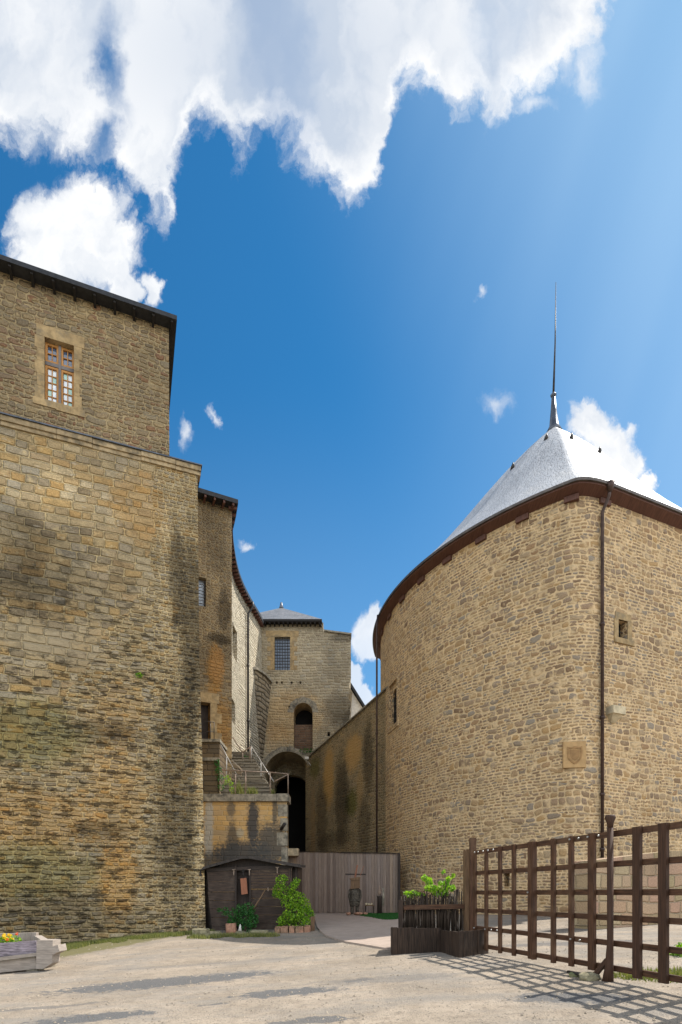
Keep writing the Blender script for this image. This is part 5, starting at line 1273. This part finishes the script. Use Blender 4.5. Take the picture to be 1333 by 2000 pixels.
# ------------------------------------------------------------------ wooden figure and things before the palisade
def figure():
    d = 25.2; g0 = gz(X(692, d), d)
    root = empty('armour_figure', (X(692, d), d, g0), 'weathered dummy with box head, crossbar and upright blade standing before the board fence', 'figure')
    zf = 1786
    s = d/F
    bm = NB()   # legs and tunic as one tapered form
    for sx in (-1, 1): tube(bm, [P(693+sx*5.5, zf, d), P(693+sx*5, 1775, d), P(693+sx*6, 1762, d)], [3.4*s, 3.0*s, 5.0*s], 8)
    tube(bm, [P(693, 1770, d), P(693, 1762, d), P(693.5, 1748, d), P(693.5, 1737, d)], [9.0*s, 8.6*s, 9.4*s, 9.6*s], 12)
    tube(bm, [P(683, 1741, d), P(687, 1738, d), P(693, 1737, d), P(699, 1738, d), P(704, 1741, d)], [2.6*s, 3.6*s, 4*s, 3.6*s, 2.6*s], 8)
    tube(bm, [P(693, 1761, d), P(693, 1758.5, d)], [9.6*s, 9.6*s], 12)
    tube(bm, [P(684, 1740, d), P(682.5, 1752, d), P(685, 1762, d-.1)], [3.2*s, 2.8*s, 2.2*s], 7); tube(bm, [P(703, 1740, d), P(704.5, 1752, d), P(702, 1762, d-.1)], [3.2*s, 2.8*s, 2.2*s], 7)
    link('body', bm, M['oldcloth'], root)
    bm = NB(); c = [P(685, 1737, d-.25), P(704, 1735, d-.25), P(703, 1720, d-.25), P(686, 1720, d-.25)]; t = Vector((0, .45, 0)); hexa(bm, [c[0], c[1], c[1]+t, c[0]+t, c[3], c[2], c[2]+t, c[3]+t])
    c = [P(687, 1720, d-.28), P(703, 1720, d-.28), P(705, 1713, d-.28), P(683, 1716, d-.28)]; t = Vector((0, .5, 0)); hexa(bm, [c[0], c[1], c[1]+t, c[0]+t, c[3], c[2], c[2]+t, c[3]+t]); link('head_box', bm, M['post'], root)
    bm = NB(); beam(bm, P(675, 1708, d-.1), P(715, 1708.5, d-.1), .05, .06); link('crossbar', bm, M['hutv'], root)
    bm = NB(); beam(bm, P(694, 1714, d-.12), P(698.5, 1690, d-.12), .07, .05, taper=.8); beam(bm, P(704, 1711, d-.12), P(711, 1692, d-.12), .025, .02); link('blade', bm, M['sign'], root)
    for i, (x, w) in enumerate(((681, 9), (700, 18), (714, 9))):
        bm = NB(); blobm(bm, P(x, 1785, d-.35), w/2*s, .16, .075, 2, .12); o = link('rubble_stone', bm, M['terra'], smooth=False); tag(o, ['small stone at the left foot of the weathered dummy', 'long pale stone between the feet of the weathered dummy', 'small stone right of the weathered dummy'][i], 'stone')
    # bench-like low table
    e = 25.8; g1 = gz(X(722, e), e); r2 = empty('low_table', (X(722, e), e, g1), 'small low wooden table with grey lumps on it right of the weathered dummy', 'table')
    bm = NB(); box(bm, (X(713, e), e-.2, Z(1770, e)), (X(731, e), e+.2, Z(1768, e))); link('tabletop', bm, M['post'], r2)
    for x in (714.5, 729.5): bm = NB(); beam(bm, (X(x, e), e, g1-.02), (X(x, e), e, Z(1770, e)), .05, .05); link('leg', bm, M['hutv'], r2)
    for k, x in enumerate((716, 721, 726)):
        bm = NB(); blobm(bm, P(x, 1766.5, e), .06, .06, .06, 1, .2); o = link('grey_lump', bm, M['palestone']); tag(o, ['left', 'middle', 'right'][k]+' one of the three pale lumps lying on the low table', 'stone', 'lumps on the low table')
    # post stand
    e = 25.4; g1 = gz(X(742, e), e); r3 = empty('post_stand', (X(742, e), e, g1), 'narrow dark post with pale hanging cloth near right end of the board fence', 'post')
    bm = NB(); tube(bm, [(X(742, e), e, g1), P(742, 1755, e), P(742, 1750, e)], [.11, .10, .13], 8); link('post', bm, M['hutv'], r3)
    bm = NB(); tube(bm, [P(742, 1749, e), P(742, 1742, e), P(742, 1737, e), P(742, 1731, e)], [.05, .09, .04, .02], 8); beam(bm, P(738, 1747, e), P(750, 1737, e), .03, .03); link('top', bm, M['rust'], r3)
    bm = NB(); tube(bm, [P(749, 1734, e), P(749.5, 1750, e), P(748.5, 1770, e)], [.03, .06, .05], 7); link('cloth', bm, M['oldstone'], r3)
figure()

# ------------------------------------------------------------------ gate
FGt = Frame((2.73, 11.75), (.2866, -.958))
def gate():
    fr = FGt; O = fr.O; g0 = 0
    root = empty('lattice_gate', (O.x, O.y, gz(O.x, O.y)), 'large brown timber lattice gate standing open at the right', 'gate')
    zt = EYE+.887; zb = EYE-1.11; H = zt-zb
    tend = 6.6
    vt = [(.18, .09), (.62, .09), (1.11, .09), (1.56, .095), (2.09, .20), (2.67, .10), (3.10, .10), (3.55, .15), (4.40, .15), (4.82, .15), (5.25, .15), (5.70, .15), (6.15, .12), (6.5, .12)]
    for t, w in vt:
        w *= .84
        bm = NB(); beam(bm, fr.w(t, zb-.03, .03), fr.w(t, zt+.0, .03), w, .05, up=fr.n) ; 
        if w > .16: beam(bm, fr.w(t+.085, zb-.03, .045), fr.w(t+.085, zt+.0, .045), .04, .09, up=fr.n)
        link('upright', bm, M['gate2'] if t > 3.8 else M['gate'], root)
    hz = [1.0, .775, .565, .375, .185, .0]
    for k, f in enumerate(hz):
        bm = NB(); z = zb+.045+(H-.09)*f; beam(bm, fr.w(.13, z, -.021), fr.w(tend, z, -.021), .095, .045, up=fr.n) if False else beam(bm, fr.w(.13, z, -.022), fr.w(tend, z, -.022), .045, .082)
        link('rail', bm, M['gate'], root)
    bm = NB()
    for t, z in [(x, zt-.05) for x in (.22, .36, .55, .73, .92, 3.1, 3.3, 3.5, 3.72)]+[(x, zb+.045+(H-.09)*.185) for x in (.2, .62, .85, 1.05, 3.12, 3.33)]+[(2.02, zb+.045+(H-.09)*.565)]:
        p = fr.w(t, z, .055); tube(bm, [p, p+fr.n*.018], .016, 6)
    split('bolt', bm, M['steel'], root)
    # the gate's turned post with knob and spreading foot
    t = 3.98; g1 = fr.w(t, 0, .05); z0 = gz(g1.x, g1.y)-.05; o_ = .09
    bm = NB(); tube(bm, [fr.w(t-.05, z0, o_), fr.w(t-.02, z0+.25, o_), fr.w(t, z0+.6, o_), fr.w(t, zt+.03, o_)], [.085, .06, .045, .045], 8)
    tube(bm, [fr.w(t, zt+.02, o_), fr.w(t, zt+.10, o_), fr.w(t, zt+.17, o_), fr.w(t, zt+.21, o_)], [.04, .048, .078, .066], 8)
    beam(bm, fr.w(t-.05, z0+.35, o_), fr.w(t-.32, z0+.03, o_+.05), .06, .06)
    link('knob_post', bm, M['gate2'], root)
    # hinge posts at the left end
    r2 = empty('gate_post', (X(918, 12.0), 12.0, gz(X(918, 12), 12)), 'thick split timber post with taller thin batten at left end of lattice gate', 'post')
    bm = NB(); x0, x1 = X(907, 12.1), X(921, 12.1); zz = gz(x0, 12)-.1; box(bm, (x0, 12.0, zz), (x1, 12.2, Z(1660, 12.1))); bmesh.ops.bevel(bm, geom=bm.edges[:], offset=.025, segments=2); link('post', bm, M['post'], r2)
    bm = NB(); x0, x1 = X(918, 11.85), X(930, 11.85); box(bm, (x0, 11.8, zz), (x1, 11.9, Z(1637, 11.85))); bmesh.ops.bevel(bm, geom=bm.edges[:], offset=.008, segments=1); link('batten', bm, M['gate'], r2)
    # rubble and iron stop at the post foot
    for k, (tt, oo, r) in enumerate(((3.6, .1, .09), (3.75, .25, .12), (3.45, .25, .07))):
        p = fr.w(tt, 0, oo); bm = NB(); blobm(bm, (p.x, p.y, gz(p.x, p.y)+r*.3), r*1.3, r, r*.7, 2, .15); o = link('rubble_stone', bm, M['mossy']); tag(o, ['grey stone against the bottom rail left of the knobbed gate post', 'largest grey stone beside the foot of the knobbed gate post', 'smallest grey stone left of the knobbed gate post'][k], 'stone')
    bm = NB(); p = fr.w(3.3, 0, .25); q = fr.w(3.75, 0, .30); tube(bm, [(p.x, p.y, gz(p.x, p.y)+.05), (q.x, q.y, gz(q.x, q.y)+.07)], .028, 6); o = link('iron_bar', bm, M['iron']); tag(o, 'short dark bar lying on the ground at the foot of the lattice gate', 'bar')
gate()

# ------------------------------------------------------------------ planter left of the gate
def planter():
    root = empty('plank_planter', (X(840, 11.6), 11.6, gz(X(840, 11.6), 11.6)), 'low planter of dark upright boards at the left foot of the gate', 'planter')
    A, B, C, D, E_ = P(765, 1868, 11.9), P(862, 1868, 12.2), P(897, 1875, 11.0), P(953, 1862, 11.3), P(765, 1868, 12.8)
    A0 = Vector((X(765, 11.7), 11.7)); B0 = Vector((X(862, 11.9), 11.9)); C0 = Vector((X(897, 10.9), 10.9)); D0 = Vector((X(955, 11.35), 11.35))
    bm = NB()
    def run(p, q, y0, y1, dd0, dd1):
        L = (q-p).length; fr = Frame(p, q-p); t = 0
        while t < L-.01:
            w = min(random.uniform(.09, .15), L-t); f = t/L; pt = p.lerp(q, f); zt = Z(y0+(y1-y0)*f, pt.y)+random.uniform(-.012, .012)
            fbox(bm, fr, t, t+w-.005, gz(pt.x, pt.y)-.06, zt, -.03, random.uniform(0, .012)); t += w
    run(A0, B0, 1812, 1814, 0, 0); run(B0+Vector((0, -.02)), C0, 1817, 1820, 0, 0); run(C0, D0, 1820, 1815, 0, 0); run(Vector((X(765, 11.7)+.1, 12.9)), A0, 1812, 1812, 0, 0)
    link('boards', bm, M['plank'], root)
    bm = NB(); zs = gz(1.6, 12)+.42; P4 = [A0+Vector((.05, .05)), B0+Vector((0, .05)), C0+Vector((0, .06)), D0+Vector((-.05, .05)), Vector((X(930, 12.6), 12.6)), Vector((X(780, 12.8), 12.8))]
    bm.faces.new([bm.verts.new((p.x, p.y, zs)) for p in P4]); link('soil', bm, M['soil'], root)
    # wattle screen above, its own thing
    w = empty('wattle_screen', (X(840, 12.1), 12.1, gz(X(840, 12), 12)), 'screen of rough upright sticks held by a horizontal rail above the planter', 'screen')
    d = 12.15; bm = NB(); x = 786
    while x < 905:
        h = (1752 if x < 830 else 1748)+random.uniform(-9, 8)
        if x > 888: h = 1740+random.uniform(-4, 3)
        r = random.uniform(.012, .026); dd = d+random.uniform(-.05, .12)
        tube(bm, [P(x+random.uniform(-2, 2), 1822, dd), P(x+random.uniform(-1.5, 1.5), 1790, dd), P(x+random.uniform(-2.5, 2.5), h, dd)], [r, r, r*.7], 5); x += random.uniform(.9, 2.6) if x < 885 else random.uniform(1.6, 2.6)
    for _ in range(70):
        x = random.uniform(786, 890); y = random.uniform(1745, 1768); dd = d+random.uniform(-.1, .1); tube(bm, [P(x, y, dd), P(x+random.uniform(-9, 9), y+random.uniform(-12, 4), dd)], .006, 4)
    link('sticks', bm, M['stick'], w)
    bm = NB(); beam(bm, P(789, 1773, d-.09), P(907, 1771, d-.09), .04, .10); link('rail', bm, M['gate'], w)
    bm = NB(); beam(bm, P(783, 1868, d-.04), P(783, 1758, d-.04), .09, .09); link('post', bm, M['plank'], w)
    # plants
    d = 12.25
    pts = [(830, 1715, 7, 50), (838, 1722, 8, 70), (845, 1735, 9, 80), (836, 1736, 7, 50), (853, 1744, 8, 60), (866, 1745, 8, 60), (872, 1730, 9, 80), (876, 1718, 6, 40), (868, 1702, 4, 18), (886, 1711, 4, 16), (884, 1735, 7, 60), (870, 1745, 8, 60), (858, 1738, 7, 40), (862, 1725, 5, 20)]
    cl = [(P(x, y, d+random.uniform(-.1, .1)), r/F*d, n*.8, (1, 1, 1)) for x, y, r, n in pts]; b0 = P(858, 1815, d)
    plant('leafy_shrub', 'bright leafy shrub with two upright tufts rising from the planter behind the sticks', 'shrub', b0, cl, M['leaf_box'], [[b0, P(850, 1760, d), P(838, 1735, d), P(830, 1712, d)], [b0, P(864, 1760, d), P(872, 1730, d), P(868, 1700, d)], [b0, P(868, 1750, d), P(880, 1730, d), P(887, 1710, d)]], .018, .075)
    pts = [(797, 1745, 8, 60), (808, 1744, 8, 70), (818, 1748, 8, 60), (802, 1750, 8, 40), (826, 1748, 5, 30)]
    cl = [(P(x, y, d+random.uniform(-.1, .1)), r/F*d, n, (1.2, 1, .6)) for x, y, r, n in pts]; b0 = P(806, 1815, d)
    plant('low_plant', 'low green plant draped over the left end of the stick screen', 'plant', b0, cl, M['leaf_box'], [[b0, P(800, 1760, d), P(798, 1744, d)], [b0, P(812, 1760, d), P(815, 1745, d)]], .012, .06)
planter()

# ------------------------------------------------------------------ trough at the left
def trough():
    d = 12.6; g0 = gz(X(40, d), d)
    root = empty('flower_trough', (X(60, d), d, g0), 'pale weathered wooden trough with crossed corner beams and yellow flowers at the left edge', 'planter')
    m = plain('bleached_timber', (.33, .28, .235), .85, .2, 1.5, .006, grain=(3, 20)); m2 = plain('purple_grey_stain_board', (.24, .20, .22), .8, .5, 2.2, .006, grain=(2, 12))
    def slab(name, px, mat, o=0., th=.12):
        bm = NB(); c = [P(x, y, d-o) for x, y in px]; t = Vector((0, th, 0)); hexa(bm, [c[0], c[1], c[1]+t, c[0]+t, c[3], c[2], c[2]+t, c[3]+t])
        bmesh.ops.bevel(bm, geom=bm.edges[:], offset=.012, segments=1); link(name, bm, mat, root)
    slab('upper_beam', [(-70, 1878), (72, 1861), (70, 1838), (-70, 1848)], m2, 0); slab('ledge', [(-70, 1886), (72, 1868), (72, 1861.5), (-70, 1878.5)], m, .10, .2)
    slab('lower_beam', [(-70, 1908), (70, 1893), (70, 1869), (-70, 1886.5)], m, 0, .14)
    bm = NB(); c = [(70, 1893), (84, 1893), (102, 1882), (102, 1866), (110, 1862), (116, 1859), (113, 1846), (103, 1849), (103, 1837), (72, 1837), (71, 1864)]
    f_ = [P(x, y, d-.14) for x, y in c]; b_ = [p+Vector((0, .35, 0)) for p in f_]
    vf = [bm.verts.new(p) for p in f_]; vb = [bm.verts.new(p) for p in b_]; bm.faces.new(vf); bm.faces.new(vb[::-1])
    for i in range(len(c)): bm.faces.new([vf[i], vb[i], vb[(i+1) % len(c)], vf[(i+1) % len(c)]])
    for f in bm.faces: boxuv(bm, f)
    link('corner_joint', bm, m, root)
    # side and back beams, soil
    bm = NB(); beam(bm, P(92, 1848, d+.1), P(92, 1848, d+.1)+Vector((-.75, 1.0, .05)), .16, .22); beam(bm, P(90, 1876, d+.1), P(90, 1876, d+.1)+Vector((-.75, 1.0, .05)), .16, .24); beam(bm, P(-90, 1856, d)+Vector((-.7, 1.1, 0)), P(92, 1850, d)+Vector((-.8, 1.1, 0)), .12, .5); link('back_beam', bm, m, root)
    zz = Z(1846, d); bm = NB(); face(bm, [(X(-70, d), d+.1, zz), (X(90, d), d+.1, zz), (X(90, d)-.75, d+1.05, zz), (X(-70, d)-.75, d+1.05, zz)]); link('soil', bm, M['soil'], root)
    bm = NB()
    for x in (-50, 60): box(bm, (X(x, d)-.12, d+.05, gz(X(x, d), d)-.1), (X(x, d)+.12, d+.9, Z(1893+(60-x)*.13, d)))
    split('foot', bm, M['oldstone'], root)
    r2 = empty('marigolds', P(10, 1846, d+.4), 'yellow and orange flowers with green leaves growing in the pale trough', 'flowers')
    bm = NB(); 
    for k in range(26): leaves(bm, P(random.uniform(-60, 35), random.uniform(1832, 1840)+random.uniform(0, 4), d+.5+random.uniform(-.3, .3)), .13, 26, .07, (1.2, 1, .8 if True else 1))
    link('foliage', bm, M['leaf_bright'], r2, recalc=False)
    for nm, cc, xs, n in (('yellow_blooms', M['yellow'], (-60, 30), 22), ('orange_blooms', M['red'], (-60, 40), 9)):
        bm = NB()
        for k in range(n): leaves(bm, P(random.uniform(*xs), random.uniform(1824, 1838), d+.35+random.uniform(-.3, .25)), .035, 14, .05)
        link(nm, bm, cc, r2, recalc=False)
trough()

# ------------------------------------------------------------------ grasses, pebbles, weeds
def blades(name, spots, n, h, mat, label_kind='stuff', parent=None, lean=.35, w=.012):
    bm = NB()
    for _ in range(n):
        x, y, r = random.choice(spots); a = random.uniform(0, 6.28); q = r*math.sqrt(random.random()); px, py = x+q*math.cos(a), y+q*math.sin(a)
        z = gz(px, py); hh = h*random.uniform(.4, 1.2); dx, dy = random.uniform(-lean, lean)*hh, random.uniform(-lean, lean)*hh; t = random.uniform(0, 3.14); ww = w*random.uniform(.6, 1.3)
        bm.faces.new([bm.verts.new((px-ww*math.cos(t), py-ww*math.sin(t), z-.01)), bm.verts.new((px+ww*math.cos(t), py+ww*math.sin(t), z-.01)), bm.verts.new((px+dx, py+dy, z+hh))])
    o = link(name, bm, mat, recalc=False); tag(o, kind=label_kind); return o
def veg():
    sp = []
    for k in range(70):   # strip along the bastion foot
        t = -8+k*.12; o = random.uniform(.05, .9+max(0, -t-3)*.22); p = FB.w(t, 0, o); sp.append((p.x, p.y, .25))
    for _ in range(110):
        f = random.random(); p = FB.w(-7.2+3.5*f, 0, random.uniform(.3, 5.0*(1-f)+.7)); sp.append((p.x, p.y, .35))
    tag(blades('grass', sp, 34000, .11, M['grass']), 'dry yellow green grass strip along the foot of the left bastion', 'grass')
    sp = [(X(x, 18.3)+random.uniform(-.2, .2), 18.2+random.uniform(-.3, .4), .25) for x in list(range(380, 545, 9))]
    tag(blades('weeds', sp, 2600, .13, M['grass']), 'weeds among the mossy stones in front of the dark hut', 'weeds')
    sp = []
    for _ in range(90):
        y = random.uniform(21.5, 26.0); f = (26.0-y)/4.5; x0 = X(695, y)+(1.2*f if y < 25 else 0); x1 = X(772, y); x0 = max(x0, .45+f*1.4)
        if x1 > x0: sp.append((random.uniform(x0, x1), y, .28))
    tag(blades('lawn', sp, 22000, .10, M['lawn'], w=.02), 'dark green lawn patch in front of the board fence', 'grass')
    # bush right, beyond the gate
    d = 10.2; b0 = P(1322, 1905, d); b0.z = gz(b0.x, b0.y)
    cl = [(P(x, y, d+random.uniform(-.1, .2)), r/F*d, n, (1, 1, 1)) for x, y, r, n in ((1318, 1870, 18, 160), (1338, 1860, 22, 200), (1330, 1888, 20, 180), (1352, 1880, 22, 180))]
    plant('low_bush', 'low green bush behind the gate at the right edge', 'shrub', b0, cl, M['leaf_bright'], [[b0, P(1325, 1870, d)], [b0, P(1345, 1862, d)]], .02, .07)
    sp = [(X(x, 8.2), 8.2+random.uniform(-.3, .3), .3) for x in range(1230, 1400, 12)]
    tag(blades('verge', sp, 1800, .07, M['grass']), 'thin grassy verge under the right end of the lattice gate', 'grass')
    # terrace weeds
    def tuft(name, label, c, n, h, mat=M['grass'], r=.14):
        bm = NB()
        for _ in range(n):
            a = random.uniform(0, 6.28); q = r*random.random(); p = Vector(c)+Vector((q*math.cos(a), q*math.sin(a)*.5, 0)); hh = h*random.uniform(.4, 1.1); e = Vector((random.uniform(-.5, .5)*hh, random.uniform(-.4, .2)*hh, hh)); t = random.uniform(0, 3.1); ww = .012
            bm.faces.new([bm.verts.new(p+Vector((-ww*math.cos(t), -ww*math.sin(t), -.02))), bm.verts.new(p+Vector((ww*math.cos(t), ww*math.sin(t), -.02))), bm.verts.new(p+e)])
        o = link(name, bm, mat, recalc=False); tag(o, label, 'weeds')
    tuft('weed_tuft', 'yellow weed tuft in the middle of the terrace edge', P(492, 1550, 24.2), 160, .32, r=.28)
    tuft('weed_tuft', 'dry weed tuft near the right corner of the terrace edge', P(533, 1552, 24.1), 90, .25, r=.12)
    tuft('weed_tuft', 'tall thin weeds between the rusty posts on the terrace', P(464, 1550, 24.4), 120, .62, r=.35)
    b0 = P(447, 1550, 24.6)
    cl = [(P(x, y, 24.9), r/F*24.9, n, (1, .8, 1)) for x, y, r, n in ((444, 1521, 7, 70), (450, 1530, 6, 50), (452, 1542, 6, 50), (440, 1530, 4, 30))]
    plant('stair_weed', 'bright leafy weed at the foot of the left handrail on the terrace', 'weed', b0, cl, M['leaf_bright'], [[b0, P(448, 1530, 24.9)]], .01, .06)
    b0 = P(424, 1483, 25.3); cl = [(P(x, y, 25.25), r/F*25, n, (1, .5, 1)) for x, y, r, n in ((424, 1490, 8, 90), (427, 1505, 8, 70), (430, 1520, 8, 60), (432, 1538, 8, 50))]
    plant('hanging_weed', 'dark weed hanging down the landing wall left of the steps', 'weed', b0, cl, M['leaf_dark'], [[b0, P(428, 1515, 25.3)]], .01, .07)
    b0 = P(481, 1490, 30.5); cl = [(P(481, 1480, 30.4), 6/F*30, 70, (1, .8, 1.2))]
    plant('top_plant', 'small green plant behind the white posts at the top of the steps', 'plant', b0, cl, M['leaf_dark'], [[b0, P(481, 1480, 30.4)]], .01, .07)
    q = FB.w(*FB.tz(272, 1320), .05); bm = NB(); leaves(bm, q, .13, 60, .07, (1.3, .6, .8)); o = link('wall_tuft', bm, M['leaf_bright'], recalc=False); tag(o, 'small green tuft sprouting from the middle of the left bastion wall', 'weed')
    q = P(600, 1466, 38.7); bm = NB(); leaves(bm, q, .35, 120, .10, (1.8, .5, .5)); o = link('niche_moss', bm, M['leaf_dark'], recalc=False); tag(o, 'dark green growth hanging from the sill of the arched niche', 'weed')
    # pebbles
    bm = NB(); r = random.Random(2)
    for _ in range(2600):
        y = 5.2+13*r.random()**1.6; x = r.uniform(-.62, .62)*y
        if x > .45*y and y > 11: continue
        s = r.uniform(.006, .018)*(1+.05*y); z = gz(x, y); ba = [bm.verts.new((x+s*math.cos(a)*r.uniform(.7, 1.2), y+s*math.sin(a)*r.uniform(.7, 1.2), z)) for a in (0, 1.3, 2.5, 3.8, 5.1)]; tp = bm.verts.new((x, y, z+s*.8))
        for i in range(5): bm.faces.new([ba[i], ba[(i+1) % 5], tp])
    o = link('pebbles', bm, plain('pebble_grey', (.30, .25, .19), .9, .4, 3.)); tag(o, 'loose pebbles scattered over the sandy forecourt', 'pebbles', kind='stuff')
veg()
